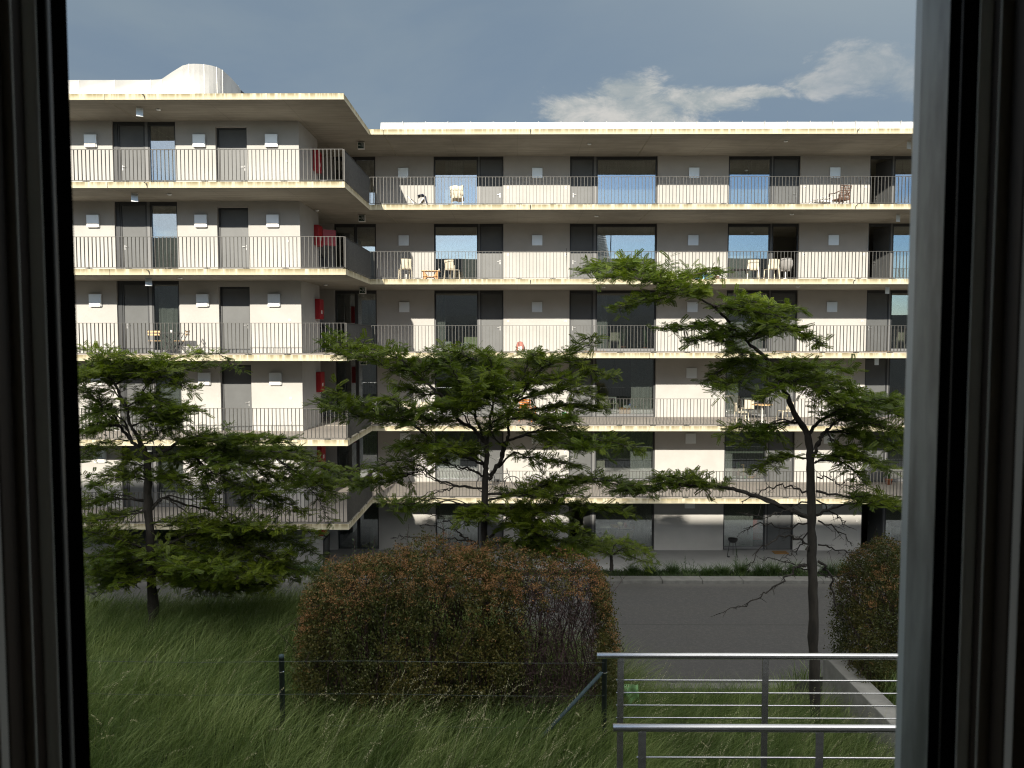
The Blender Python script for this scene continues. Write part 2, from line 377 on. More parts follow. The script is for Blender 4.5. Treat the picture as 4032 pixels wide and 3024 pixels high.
# plaster walls: panels between the openings
RP = [(-6.06, -3.57), (-.58, 2.27), (6.02, 9.04), (12.10, 15.06), (18.1, 25.8)]
LP = [(-23.9, -21.6), (-19.3, -14.56), (-12.28, -10.84), (-9.71, XC)]
for i in range(6):
    zf, zc = zdeck(i)-.0 if i < 5 else ZG-.3, zb(i)
    for a, c in RP: MB().box(a, c, RW, RW+.26, zf, zc).build('wall', M['plaster'], BD)
    for a, c in LP: MB().box(a, c, LW, LW+.26, zf, zc).build('wall', M['plaster'], BD)
    MB().box(-10.84, -9.71, LW+.001, LW+.26, zc-.21, zc).build('wall', M['plaster'], BD)
    MB().box(XC-.24, XC, LW+.262, 30.67, zf, zc).build('wall', M['plaster'], BD)          # end wall of the left wing
    MB().box(-13.5, -7.88, RW, RW+.26, zf, zc).build('wall', M['plaster'], BD)            # back of the stair recess
    # inner rooms: back wall and party walls
    iw = MB(); iw.box(-13.5, 26, RW+4.6, RW+4.8, zf, zc)
    for x in (-6.5, -4.9, .9, 7.5, 13.5, 19.5): iw.box(x, x+.15, RW+.27, RW+4.59, zf, zc)
    iw.box(-24, -12.0, LW+3.9, LW+4.1, zf, zc)
    for x in (-17, -11.9, -9.4): iw.box(x, x+.12, LW+.27, LW+3.89 if x < -12 else 31.2, zf, zc)
    iw.box(-13, XC-.25, 30.75, 30.9, zf, zc)
    iw.build('interior_wall', M['interior'], BD)
# stairs in the recess
for i in range(6):
    zf, zc = zdeck(i), zb(i)
    s = MB(); nst = 8
    for k in range(nst):   # an upper flight rising to the left behind the end wall
        x1 = XC+.35-.30*k; s.box(x1-.30, x1, 32.1, 33.34, zc-1.15+k*.16, zc-1.0+k*.16)
    s.add([(XC+.35, 32.1, zc-1.30), (XC+.35, 33.34, zc-1.30), (XC-2.05, 33.34, zc-.02), (XC-2.05, 32.1, zc-.02), (XC+.35, 32.1, zc-1.15), (XC+.35, 33.34, zc-1.15), (XC-2.05, 33.34, zc), (XC-2.05, 32.1, zc)],
          [(0, 1, 2, 3), (0, 3, 7, 4), (1, 5, 6, 2), (0, 4, 5, 1)])
    if i > 0: s.v = [(x-1.1, y, z+.25) for x, y, z in s.v]; s.build('stair_flight', M['wallconc'], BD)
    h = MB(); z1 = zf+1.0
    h.bar((XC-.1, 30.9, z1), (XC-.1, 32.2, z1), .04); h.bar((XC-.15, 30.95, z1+.3), (XC-.05, 31.6, z1), .035)
    for k in range(7): h.bar((XC-.1, 30.95+k*.2, zf), (XC-.1, 30.95+k*.2, z1), .02)
    h.build('stair_railing', M['black'], BD)

def win(x0, x1, yw, zf, zc, dark=.13, sill=.14):
    "fixed glazing: dark head and frame with the pane as its child"
    f = MB(); y = yw+.10
    f.box(x0+.002, x1-.002, y, y+.09, zc-dark, zc-.002)                 # head
    f.box(x0+.002, x1-.002, y-.004, y+.086, zf+.02, zf+sill)            # sill rail
    f.box(x0+.002, x0+.065, y+.002, y+.088, zf+sill, zc-dark); f.box(x1-.065, x1-.002, y+.002, y+.088, zf+sill, zc-dark)
    o = f.build('window', M['frame'], BD)
    MB().box(x0+.066, x1-.066, y+.045, y+.053, zf+sill, zc-dark).build('pane', M['glass'], o)
    MB().box(x0+.066, x1-.066, y-.01, y-.006, zf+.03, zf+sill-.012).build('sill', M['frame_light'], o)
    return o
def door(x0, x1, yw, zf, zc, hinge='l', open_=0, head=.13):
    f = MB(); y = yw+.08
    f.box(x0, x0+.055, y, y+.1, zf+.02, zc-head); f.box(x1-.055, x1, y, y+.1, zf+.02, zc-head); f.box(x0, x1, y-.003, y+.1, zc-head, zc-.002)
    fo = f.build('door_frame', M['frame'], BD)
    w = x1-x0-.12; hx = x0+.06 if hinge == 'l' else x1-.06; sg = 1 if hinge == 'l' else -1
    ang = open_*sg
    def tr(m):   # leaf local: x along the leaf from the hinge
        ca, sa = math.cos(ang), math.sin(ang)
        m.v = [(hx+ca*(vx*sg)-sa*vy, y+.02+sa*(vx*sg)*1+ca*vy, vz) for vx, vy, vz in m.v]; return m
    d = tr(MB().box(0, w, 0, .045, zf+.025, zc-head-.004)).build('door', M['door'], BD, bevel=.004)
    z = zf+1.04; hd = MB()
    hd.box(w-.095, w-.06, -.010, -.002, z-.12, z+.06); hd.bar((w-.08, -.012, z), (w-.08, -.055, z), .02); hd.bar((w-.075, -.055, z), (w-.20, -.055, z), .017)
    tr(hd).build('handle', M['handle'], d)
    return d
OPEN = {(4, 0): 1.25, (4, 1): 1.2, (3, 1): 1.35, (2, 5): 1.3, (4, 5): 1.3}
for i in range(6):
    zf, zc = zdeck(i), zb(i)
    win(-7.87, -6.965, RW, zf, zc, .14, .03); win(-6.965, -6.06, RW, zf, zc, .14, .03)
    win(-3.57, -1.66, RW, zf, zc); door(-1.60, -.59, RW, zf, zc, 'l')
    door(2.28, 3.30, RW, zf, zc, 'r', OPEN.get((2, i), 0)); win(3.40, 6.01, RW, zf, zc)
    win(9.05, 10.90, RW, zf, zc); door(10.96, 12.09, RW, zf, zc, 'l', OPEN.get((3, i), 0))
    door(15.07, 16.06, RW, zf, zc, 'r', OPEN.get((4, i), 0)); win(16.12, 18.09, RW, zf, zc)
    for ma, mb_, my in ((-1.66, -1.60, RW), (3.30, 3.40, RW), (10.90, 10.96, RW), (16.06, 16.12, RW), (-13.42, -13.32, LW)):
        MB().box(ma, mb_, my+.085, my+.2, zf+.02, zc-.01).build('mullion', M['frame_light'], BD)
    MB().box(-14.555, -14.40, LW+.07, LW+.22, zf+.01, zc-.003).build('blind_box', M['frame'], BD)
    door(-14.39, -13.42, LW, zf, zc, 'r'); win(-13.32, -12.29, LW, zf, zc)
    win(-21.59, -20.45, LW, zf, zc); door(-20.40, -19.31, LW, zf, zc, 'l')
    door(-10.83, -9.72, LW+.06, zf, zc-.205, 'l', 0, .07)
    # wall boxes
    for cx in (-4.864, .87, 7.56, 13.56):
        MB().box(cx-.222, cx+.222, RW-.05, RW-.001, zc-.94, zc-.50).build('vent_box', M['box'], BD, bevel=.008)
    for cx in (-15.315, -11.408, -8.809):
        v_ = MB().box(cx-.225, cx+.225, LW-.085, LW-.001, zc-.93, zc-.485).build('vent_box', M['box'], BD, bevel=.008)
        MB().box(cx-.20, cx+.20, LW-.12, LW-.086, zc-.94, zc-.80).build('flap', M['white'], v_)
    for cx in (-.38, 2.11, 12.31, 14.88):
        ic = MB().box(cx-.045, cx+.045, RW-.02, RW-.001, zf+1.27, zf+1.36).build('door_bell', M['white'], BD, bevel=.004)
        MB().lathe([(0, 0), (.018, 0), (.018, .006)], (0, 0, 0), 10).build('button', M['black'], ic)
        bo = bpy.data.objects[ic.children[0].name] if ic.children else None
        if bo: bo.location = (cx, RW-.021, zf+1.315); bo.rotation_euler = (R(90), 0, 0)
    for dz in (1.18, .28):
        MB().box(-8.31, -8.23, LW-.02, LW-.001, zf+dz, zf+dz+.085).build('light_switch', M['white'], BD, bevel=.004)
    # exit sign on the soffit near the inner corner
    if i < 4:
        ex = MB().box(-6.30, -6.04, 30.86, 31.0, zc-.30, zc-.03).build('exit_sign', M['white'], BD, bevel=.006)
        MB().box(-6.282, -6.058, 30.852, 30.858, zc-.275, zc-.055).build('panel', mat('dark green sign', (.006, .03, .016), .5) if i == 0 else bpy.data.materials['dark green sign'], ex)
        a = MB(); X0, Z0, yy = -6.27, zc-.165, 30.847
        def poly(pts): a.add([(X0+px, yy, Z0+pz) for px, pz in pts], [tuple(range(len(pts)))])
        poly([(.0, 0), (.035, -.035), (.045, -.028), (.028, -.008), (.085, -.008), (.085, .008), (.028, .008), (.045, .028), (.035, .035)])
        for q in ([(.105, -.07), (.112, -.07), (.112, .075), (.105, .075)], [(.112, .068), (.198, .068), (.198, .075), (.112, .075)], [(.191, -.07), (.198, -.07), (.198, .068), (.191, .068)]): poly(q)
        poly([(.148, .040), (.160, .036), (.168, .044), (.164, .056), (.152, .058), (.146, .050)])          # running figure
        poly([(.150, .034), (.168, .030), (.164, -.006), (.150, -.004)]); poly([(.150, .030), (.128, .018), (.124, .004), (.132, .004), (.136, .014), (.152, .022)])
        poly([(.150, -.004), (.158, -.008), (.144, -.032), (.126, -.034), (.126, -.026), (.140, -.024)]); poly([(.156, -.004), (.166, -.008), (.178, -.034), (.186, -.060), (.177, -.060), (.168, -.036)])
        a.build('pictogram', M['white'], ex)
    # small soffit fittings
    for X_, Y_ in ((-11.9, 26.6), (-7.7, 29.9), (3.2, 31.3), (10.9, 30.9)):
        MB().lathe([(0, -.05), (.07, -.045), (.08, -.02), (.08, -.002), (0, -.002)], (X_+.3*((i*7) % 3-1), Y_, zc), 14).build('ceiling_lamp', M['box'], BD, True)
    for X_, Y_ in ((-12.75-.25*(i == 1)+.15*(i == 2), 26.4), (15.5-.35*i, 31.0)):
        s = MB().bar((X_-.1, Y_-.04, zc-.16), (X_+.1, Y_+.04, zc-.16), .012, .28); s.build('emergency_lamp', M['box'], BD)
    # fire hose cabinet on the end wall
    if True:
        c_ = MB().box(XC+.002, XC+.19, 29.95, 30.55, zc-1.33, zc-.55).build('hose_cabinet', M['red'], BD, bevel=.01)
        MB().box(XC+.191, XC+.197, 30.14, 30.32, zc-1.12, zc-.98).build('label_plate', M['white'], c_)
        if i == 1: MB().bar((XC+.19, 30.56, zc-.95), (XC+.62, 30.9, zc-.95), .02, .62).build('open_door', M['red'], c_)
    # drip spouts on the slab edges
    if i < 6:
        for X_, Y_, sg in ((-12.19, LF, -1), (.52, RF, 0), (12.97, RF, 1)):
            z = ztop(i)-.03; t = MB().tube([(X_+.05*sg, Y_-.10, z-.01), (X_, Y_-.05, z-.03), (X_-.012*sg, Y_-.015, z-.11), (X_-.014*sg, Y_-.012, z-.15)], .014, 6)
            t.build('drain_spout', M['dark'], BD)
# railings
def railing(a, c, zt):
    a = np.array(a, float); c = np.array(c, float); L = np.linalg.norm(c-a); d = (c-a)/L; nrm = (-d[1], d[0])
    m = MB(); z0, z1 = zt+.055, zt+1.06
    m.bar((*a, z1), (*c, z1), .045, .012); m.bar((*a, z0), (*c, z0), .045, .012)
    n = int(round(L/.131))
    for k in range(n+1):
        p = a+d*(L*k/n); q = Vector((p[0], p[1], z0+.006))
        m.bar(q, (p[0], p[1], z1-.006),   .015, .046, up=(nrm[0], nrm[1], 0))
    o = m.build('railing', M['rail'], BD)
    f = MB(); k = .5
    while k < L:
        p = a+d*k; f.bar((p[0], p[1], zt+.002), (p[0], p[1], zt+.05), .05, .05); f.bar((*(p-d*.11), zt+.028), (*(p+d*.11), zt+.028), .06, .012); k += 1.31
    f.build('foot', M['rail'], o)
for n in range(1, 6):
    t = ztop(n); railing((-23.9, LF+.06), (XE-.06, LF+.06), t); railing((XE-.045, LF+.10), (XE-.045, RF+.08), t); railing((XE+.0, RF+.10), (25.9, RF+.10), t)

# roof edge metal
z0 = ztop(0)+.002
m = MB(); x = -5.25; k = 0
while x < 25.5:
    w = .868; dy_ = .012*math.sin(k*2.3); m.add([(x, RF+.16+dy_, z0), (x+w-.006, RF+.16, z0), (x+w-.006, RF+.26, z0+.315), (x, RF+.26+dy_, z0+.315), (x, RF+.55, z0+.315), (x+w-.006, RF+.55, z0+.315)],
        [(0, 1, 2, 3), (3, 2, 5, 4)]); m.box(x+w-.007, x+w+.001, RF+.15, RF+.3, z0, z0+.33); x += w; k += 1
m.box(-5.25, 25.5, RF+.27, RF+.6, z0, z0+.30)
m.build('roof_parapet', M['zinc'], BD)
def zprof(X): return .80 + .0*X
path = [(-24, 26.6, .40), (-17.0, 26.12, .54), (-15.75, 26.1, .58), (-15.7, 26.1, .60), (-14.6, 26.1, .60), (-13.4, 26.1, .60), (-12.2, 26.1, .60), (-11.85, 26.1, .62), (-11.5, 26.12, .86), (-11.15, 26.14, 1.08)]
for k in range(1, 11):
    t = k/10*R(95); path.append((-11.10+.95*math.sin(t), 26.15+.95*(1-math.cos(t)), 1.12+.12*math.sin(t)))
path += [(-10.17, 27.9, 1.26), (-10.25, 28.8, 1.28), (-10.3, 29.2, 1.28)]
m = MB(); vs = []
for x, y, h in path: vs += [(x, y, z0), (x, y+.0, z0+h), (x-.35, y+.45, z0+h)]
for k in range(len(path)-1): m.add(vs[3*k:3*k+6], [(0, 3, 4, 1), (1, 4, 5, 2)])
rc = m.build('roof_cowl', M['zinc2'], BD, True)
sm = MB()
for k in (2, 4, 5, 6, 7, 10, 13, 16, 18, 21):
    x, y, h = path[k]; sm.bar((x, y-.004, z0), (x, y-.004, z0+h+.004), .012, .012)
sm.build('seam', M['zinc2'], rc)
m = MB(); m.add([(-10.3, 29.2, z0), (-10.25, 31.4, z0), (-10.25, 31.4, z0+1.24), (-10.3, 29.2, z0+1.26)], [(0, 1, 2, 3)]); m.box(-12, -10.35, 29.3, 31.4, z0, z0+1.1); m.build('roof_box', M['zinc_dark'], BD)

# ---------------------------------------------------------------- curtains and blinds (hang inside, things of their own)
def curtain(x0, x1, yw, i, label, mt='curtain', drop=0, top=.13, swept=False):
    zf, zc = zdeck(i)+.06, zb(i)-top; n = max(16, int((x1-x0)/.012)); V = []; rows = 7; Y0 = yw+.34
    ph = random.random()*6; fr = 2*math.pi/random.uniform(.10, .15)
    for r in range(rows):
        t = r/(rows-1); z = zc+(zf+drop-zc)*t
        for k in range(n+1):
            s = k/n; x = x0+(x1-x0)*s
            if swept: x = x0+(x1-x0)*(s*(1-.35*max(0, math.sin(t*3.0)))+.35*max(0, math.sin(t*3.0)))
            y = Y0+.035*math.sin(x*fr*(1+.04*math.sin(x*3))+ph)*(.6+.4*t)+.012*math.sin(x*fr*2.3+t*2)
            V.append((x, y, z))
    F = [(r*(n+1)+k, r*(n+1)+k+1, (r+1)*(n+1)+k+1, (r+1)*(n+1)+k) for r in range(rows-1) for k in range(n)]
    o = npmesh('curtain', V, F, M[mt], None, True); return tag(o, label, 'curtain', 'curtains behind the balcony windows')
Wn = {1: 'narrow window beside the inner corner', 2: 'wide window right of its door', 3: 'window behind the right tree', 4: 'window at the right end'}
for x0, x1, yw, i, lab, mt, kw in [
    (-13.27, -12.33, LW, 0, 'sheer curtain behind the top floor window of the left wing', 'curtain_grey', {}),
    (-13.27, -12.33, LW, 1, 'grey beige curtain behind the fourth floor window of the left wing', 'curtain_grey', {}),
    (-13.20, -12.50, LW, 2, 'folded pale curtain in the left wing window behind the bistro set', 'curtain', {}),
    (-13.25, -12.33, LW, 3, 'pale curtain in the left wing window just above the left tree fork', 'curtain', {}),
    (-13.25, -12.33, LW, 4, 'pale curtain in the left wing window hidden behind the left tree', 'curtain', {}),
    (-3.1, -2.3, RW, 0, 'white curtain in the top floor window behind the towel draped chair', 'curtain', {}),
    (-2.35, -1.75, RW, 1, 'grey curtain at the right of the fourth floor window behind the low orange table', 'curtain_grey', {}),
    (-3.48, -3.12, RW, 2, 'narrow white curtain at the left of the third floor window with the white boxes', 'curtain', {}),
    (-3.4, -2.5, RW, 4, 'curtain in the first floor window behind the middle tree crown', 'curtain', {}),
    (-3.45, -1.72, RW, 5, 'long pale curtain filling the ground floor window behind the middle trunk', 'curtain', {}),
    (3.48, 5.92, RW, 0, 'wide sheer white curtain filling the top floor wide window', 'curtain', {}),
    (3.48, 5.92, RW, 1, 'wide sheer curtain in the fourth floor window behind the lit treetop', 'curtain', {}),
    (3.46, 3.95, RW, 2, 'narrow curtain at the left of the window full of house plants', 'curtain', {}),
    (5.0, 5.93, RW, 3, 'curtain at the right of the second floor window beside the laundry heap', 'curtain', {}),
    (5.0, 5.93, RW, 4, 'curtain at the right of the first floor window beside the single chair', 'curtain', {}),
    (4.9, 5.93, RW, 5, 'curtain swept over a chair in the ground floor dining window', 'curtain', dict(swept=True)),
    (9.12, 10.82, RW, 0, 'sheer white curtain filling the top floor window left of the wicker armchair', 'curtain', {}),
    (9.2, 10.2, RW, 1, 'sheer curtain in the fourth floor window behind the dark round table', 'curtain', {}),
    (9.12, 10.7, RW, 2, 'curtain in the third floor window crossed by the leaning tree stem', 'curtain', {}),
    (9.14, 9.70, RW, 3, 'curtain gathered left of the second floor window by the round wooden table', 'curtain', {}),
    (9.12, 9.5, RW, 4, 'narrow curtain left of the first floor window under the roller blind', 'curtain', {}),
    (9.14, 10.45, RW, 5, 'long grey white curtain in the ground floor window behind the grill', 'curtain', {}),
    (16.2, 18.0, RW, 1, 'sheer curtain in the fourth floor window at the far right', 'curtain', {})]:
    curtain(x0, x1, yw, i, lab, mt, **kw)
i = 4; o = MB().box(9.14, 10.82, RW+.255, RW+.262, zb(4)-1.40, zb(4)-.14).build('roller_blind', M['blind']); tag(o, 'grey green roller blind half lowered above the indoor plants', 'blind')
bl_ = MB()
for k in range(24): bl_.bar((-7.0, RW+.33, zb(2)-.35-k*.045), (-6.12, RW+.33, zb(2)-.35-k*.045), .03, .006)
tag(bl_.build('venetian_blind', M['box']), 'pale venetian blind behind the glazed stair door under the third exit sign', 'blind')

# ---------------------------------------------------------------- furniture on the balconies
def dk(i): return (zdeck(i)+.019) if i < 5 else ZG
def XA(x, Y, y=1343): return P(x, y, Y)[0]
def make_chair(name, label, m, h=.82):
    t = empty(name, (0, 0, 0), 0, label, 'chair')
    MB().box(-.22, .22, -.21, .22, .43, .455).build('seat', m, t, bevel=.01)
    s = MB(); n = 8
    for k in range(n+1):
        a = -1+2*k/n; s.v += [(a*.21, .20+.035*(1-a*a), .47), (a*.21, .27+.045*(1-a*a), h), (a*.21, .215+.035*(1-a*a), .47), (a*.21, .285+.045*(1-a*a), h)]
    for k in range(n):
        q = 4*k; s.f += [(q, q+4, q+5, q+1), (q+2, q+3, q+7, q+6), (q+1, q+5, q+7, q+3), (q, q+2, q+6, q+4)]
    s.f += [(0, 1, 3, 2), (4*n, 4*n+2, 4*n+3, 4*n+1)]
    s.build('backrest', m, t)
    for sx in (-1, 1):
        MB().bar((sx*.20, -.19, .44), (sx*.225, -.225, 0), .032, .03).build('leg', m, t)
        MB().bar((sx*.20, .20, .60), (sx*.225, .27, 0), .032, .03).build('leg', m, t)
    return t
CH = make_chair('stacking_chair', 'cream cafe chair left of the low orange table, back turned to the railing', M['cream'])
ROT = R
used = [0]
def chair(x, Y, i, rz, label, group='cream and white cafe chairs', mt=None):
    X = XA(x, Y); loc = (X, Y, dk(i))
    if not used[0]:
        used[0] = 1; CH.location = loc; CH.rotation_euler = (0, 0, R(rz)); CH['label'] = label; CH['group'] = group; return CH
    o = copy_tree(CH, loc, R(rz), label, group); return o
# rz 180: back towards the camera
chair(1597, 30.75, 1, 200, 'cream cafe chair left of the low orange table, its back to the railing')
chair(1782, 31.1, 1, 155, 'cream cafe chair right of the low orange table')
chair(2958, 31.2, 1, 170, 'cream chair directly right of the dark round table', )
chair(3032, 30.9, 1, 185, 'cream chair between the round table chair and the grey shell chair')
chair(1617, 30.9, 3, 200, 'pale chair carrying a cream crate, left of the second floor tree branches')
chair(1680, 31.5, 3, 170, 'cream chair behind the upper left branch of the middle tree')
chair(2925, 31.0, 3, 90, 'white chair seen from the side left of the round wooden table')
chair(2948, 32.7, 3, 180, 'pale chair behind the side-on white chair, close to the window')
chair(3095, 31.4, 3, -80, 'white chair right of the round wooden table behind the trunk')
chair(1812+40, 34.6, 3, 20, 'indoor chair behind the middle tree on the second floor', 'chairs seen indoors')
chair(2372, 34.6, 3, 190, 'pale indoor chair left of the laundry heap behind second floor glass', 'chairs seen indoors')
chair(2416, 35.2, 3, 90, 'indoor chair standing under the second floor table edge', 'chairs seen indoors')
chair(2362, 34.4, 4, 185, 'single pale chair indoors at the first floor wide window', 'chairs seen indoors')
chair(2418, 34.5, 2, 180, 'pale green backed chair indoors among the third floor plants', 'chairs seen indoors')
chair(2352, 34.9, 5, 60, 'indoor chair with clutter left end of the ground floor dining table', 'chairs seen indoors')
chair(2404, 34.2, 5, 215, 'white shell chair at the left corner of the ground floor dining table', 'chairs seen indoors')
chair(2448, 33.95, 5, 178, 'white chair centred in front of the ground floor dining table', 'chairs seen indoors')
chair(2480, 33.95, 5, 182, 'white chair just right of centre at the ground floor dining table', 'chairs seen indoors')
chair(2520, 34.9, 5, 250, 'white chair at the right end of the ground floor dining table', 'chairs seen indoors')
chair(2560, 34.6, 5, 250, 'white chair half covered by the swept curtain', 'chairs seen indoors')
chair(3500, 34.6, 5, 180, 'pale chair indoors above the right shrub, left of two', 'chairs seen indoors')
chair(3542, 34.6, 5, 160, 'pale chair indoors above the right shrub, right of two', 'chairs seen indoors')
chair(3530, 34.4, 2, 200, 'pale chair with a white cloth indoors at the right end of the third floor', 'chairs seen indoors')

# low orange table
t = empty('low_table', (XA(1698, 30.9), 30.9, dk(1)), 0, 'low orange pine table made from a crate on the fourth floor balcony', 'table')
MB().box(-.37, .37, -.22, .22, .36, .39).build('tabletop', M['lightwood'], t, bevel=.006)
s = MB(); s.box(-.28, .28, -.18, .18, .13, .155)
for sx in (-1, 1): s.add([(sx*.29, -.18, 0), (sx*.25, -.18, 0), (sx*.12, -.18, .16), (sx*.25, -.18, .355), (sx*.29, -.18, .355), (sx*.29, .18, 0), (sx*.25, .18, 0), (sx*.12, .18, .16), (sx*.25, .18, .355), (sx*.29, .18, .355)],
    [(0, 1, 2, 3, 4), (9, 8, 7, 6, 5), (0, 4, 9, 5), (4, 3, 8, 9), (3, 2, 7, 8), (2, 1, 6, 7), (1, 0, 5, 6)])
s.box(-.25, .25, -.185, -.165, .02, .05); s.build('crate_base', M['wood'], t)
j = MB().lathe([(0, 0), (.028, 0), (.032, .05), (.03, .075), (0, .075)], (XA(1730, 30.9), 30.85, dk(1)+.392), 12).build('glass_cup', M['white'], None, True); tag(j, 'small white cup on the right end of the low orange table', 'cup')
j = MB().lathe([(0, 0), (.055, 0), (.055, .28), (0, .29)], (XA(1599, 31.0), 31.0, dk(1)), 12).build('paper_roll', M['white'], None, True); tag(j, 'white cylinder standing under the left cream chair', 'canister')
# deck chair with navy cloth
def deckchair():
    X, Y, z = XA(1652, 31.2), 31.2, dk(0)
    t = empty('folding_lounge_chair', (X, Y, z), 0, 'white folding lounge chair with striped sling on the top balcony', 'chair')
    f = MB()
    for sy in (-.25, .25):
        f.bar((-.42, sy, .52), (.0, sy, .02), .03); f.bar((-.12, sy, .02), (.22, sy, .40), .03); f.bar((0, sy, .02), (.35, sy, .10), .03)
    f.bar((-.42, -.25, .52), (-.42, .25, .52), .03); f.bar((.22, -.25, .4), (.22, .25, .4), .03); f.build('frame', M['white'], t)
    V = []; pts = [(-.42, .52), (-.22, .36), (-.05, .22), (.10, .22), (.22, .40)]
    s = MB()
    for k, (a, c) in enumerate(pts): s.v += [(a, -.23, c), (a, .23, c)]
    for k in range(4): s.f.append((2*k, 2*k+1, 2*k+3, 2*k+2))
    s.build('sling', M['towel'], t)
    n = MB(); prof = [(-.02, .50), (.06, .56), (.2, .56), (.28, .5), (.30, .34), (.36, .16), (.40, .02)]
    for k, (a, c) in enumerate(prof): n.v += [(a, -.3, c-.03*(k % 2)), (a+.02, -.05, c), (a-.01, .2, c-.02)]
    for k in range(6):
        for q in (0, 1): n.f.append((3*k+q, 3*k+q+1, 3*k+q+4, 3*k+q+3))
    o = n.build('cloth', M['navy'], None, True); o.location = (X, Y, z); m_ = o.modifiers.new('thick', 'SOLIDIFY'); m_.thickness = .02
    tag(o, 'navy garment hung over the white lounge chair', 'garment')
deckchair()
# chair covered by a towel
cx, cy = XA(1802, 31.2), 31.2
chair(1802, 31.2, 0, 185, 'white chair draped with a cream towel on the top balcony')
n = MB(); pr = [(.14, .44), (.30, .60), (.31, .80), (.28, .90), (.16, .90), (.12, .70), (.10, .52), (-.06, .48), (-.14, .35)]
for k, (y_, z_) in enumerate(pr):
    for q in range(7): n.v.append((-.26+.52*q/6+.02*math.sin(k*2+q), -y_+.03*math.sin(q*2.1+k), z_+.03*math.sin(q*1.7+k*1.3)))
for k in range(len(pr)-1):
    for q in range(6): n.f.append((7*k+q, 7*k+q+1, 7*k+q+8, 7*k+q+7))
o = n.build('towel', M['towel'], None, True); o.location = (cx, cy, dk(0)); o.modifiers.new('thick', 'SOLIDIFY').thickness = .018; tag(o, 'cream towel draped over the white chair on the top balcony', 'towel')
# boards in the top wide window
for k, (x, lab) in enumerate(((2550, 'thin white board leaning left in the top floor wide window'), (2577, 'dark edged board leaning right in the top floor wide window'))):
    o = MB().bar((XA(x, 33.9), 33.9, dk(0)+.02), (XA(x+6*(1-2*k), 33.9), 34.0, dk(0)+.62+.2*k), .05+.02*k, .02).build('board', M['lightblue' if k == 0 else 'white']); tag(o, lab, 'board')
# wire chair and wicker armchair
X, Y, z = XA(3222, 31.2), 31.2, dk(0)
t = empty('garden_chair', (X, Y, z), R(20), 'white lounge chair with bare wire rails left of the wicker armchair', 'chair')
f = MB()
for s_ in (-.24, .24): f.tube([(-.42, s_, .02), (-.36, s_, .28), (-.22, s_, .46), (.10, s_, .40), (.36, s_, .52), (.44, s_, .62)], .014, 6); f.bar((.3, s_, .5), (.28, s_, 0), .025)
for k in range(12): f.bar((-.34+.055*k, -.24, .40-.01*abs(k-6)), (-.34+.055*k, .24, .40-.01*abs(k-6)), .02)
f.build('frame', M['white'], t); MB().box(-.2, .3, -.22, .22, .26, .33).build('cushion', M['white'], t, bevel=.02)
X = XA(3295, 31.0); t = empty('wicker_armchair', (X, 31.0, z), R(195), 'brown wicker armchair seen from behind on the top balcony', 'chair')
MB().box(-.24, .24, -.24, .24, .30, .36).build('seat', M['wicker'], t, bevel=.015)
s = MB()
for k in range(9): s.bar((-.22+.055*k, .24, .34), (-.25+.0625*k, .34, .86), .03, .012)
for k in range(6): s.bar((-.25, .25+.02*k, .38+.09*k), (.25, .25+.02*k, .38+.09*k), .02, .03)
s.build('backrest', M['wicker'], t)
for sx in (-1, 1):
    MB().tube([(sx*.26, .27, .62), (sx*.31, .05, .56), (sx*.33, -.24, .60), (sx*.31, -.27, .30), (sx*.28, -.24, .0)], .02, 7).build('arm', M['wicker'], t, True)
    MB().bar((sx*.24, .24, .5), (sx*.26, .28, 0), .035).build('leg', M['wicker'], t)
for x, yy, i, lab in ((3377, 30.5, 0, 'thin black pole leaning on the top balcony railing right of the wicker armchair'), (2232, 30.4, 1, 'thin black pole standing by the fourth floor door above the treetop')):
    o = MB().tube([(XA(x, yy), yy, dk(i)), (XA(x-3, yy), yy+.05, dk(i)+(1.22 if i else 1.0))], [.014, .010], 7).build('pole', M['black'], None, True); tag(o, lab, 'pole')
# dark round table, shell chair
X, Y, z = XA(2908, 30.9), 30.9, dk(1)
t = empty('round_table', (X, Y, z), 0, 'dark round folding table on the fourth floor balcony by the open door', 'table')
MB().lathe([(0, .40), (.37, .40), (.38, .415), (.37, .43), (0, .43)], n=28).build('tabletop', M['dark'], t, True)
for k in range(3): a = k*2.09+.4; MB().bar((.28*math.cos(a), .28*math.sin(a), .40), (.33*math.cos(a), .33*math.sin(a), 0), .028).build('leg', M['dark'], t)
X = XA(3088, 30.95); t = empty('shell_chair', (X, 30.95, z), R(165), 'grey upholstered shell chair on a white foot beside the open balcony door', 'chair')
s = MB(); n = 10
rows = [(.40, .10, .0), (.45, .19, .10), (.60, .24, .17), (.75, .23, .21), (.86, .17, .24)]
for zz, hw, yy in rows:
    for k in range(n+1): a = -1+2*k/n; s.v.append((a*hw, yy+.10*(1-a*a)*1.0, zz))
for r in range(len(rows)-1):
    for k in range(n): s.f.append((r*(n+1)+k, r*(n+1)+k+1, (r+1)*(n+1)+k+1, (r+1)*(n+1)+k))
o = s.build('shell', M['grey_fabric'], t, True); o.modifiers.new('thick', 'SOLIDIFY').thickness = .03
MB().box(-.2, .2, -.26, .14, .38, .43).build('seat', M['grey_fabric'], t, bevel=.02)
MB().bar((0, 0, .38), (0, 0, .08), .045).build('stem', M['white'], t)
for k in range(4): a = k*1.57+.6; MB().bar((0, 0, .10), (.24*math.cos(a), .24*math.sin(a), .01), .03).build('foot', M['white'], t)
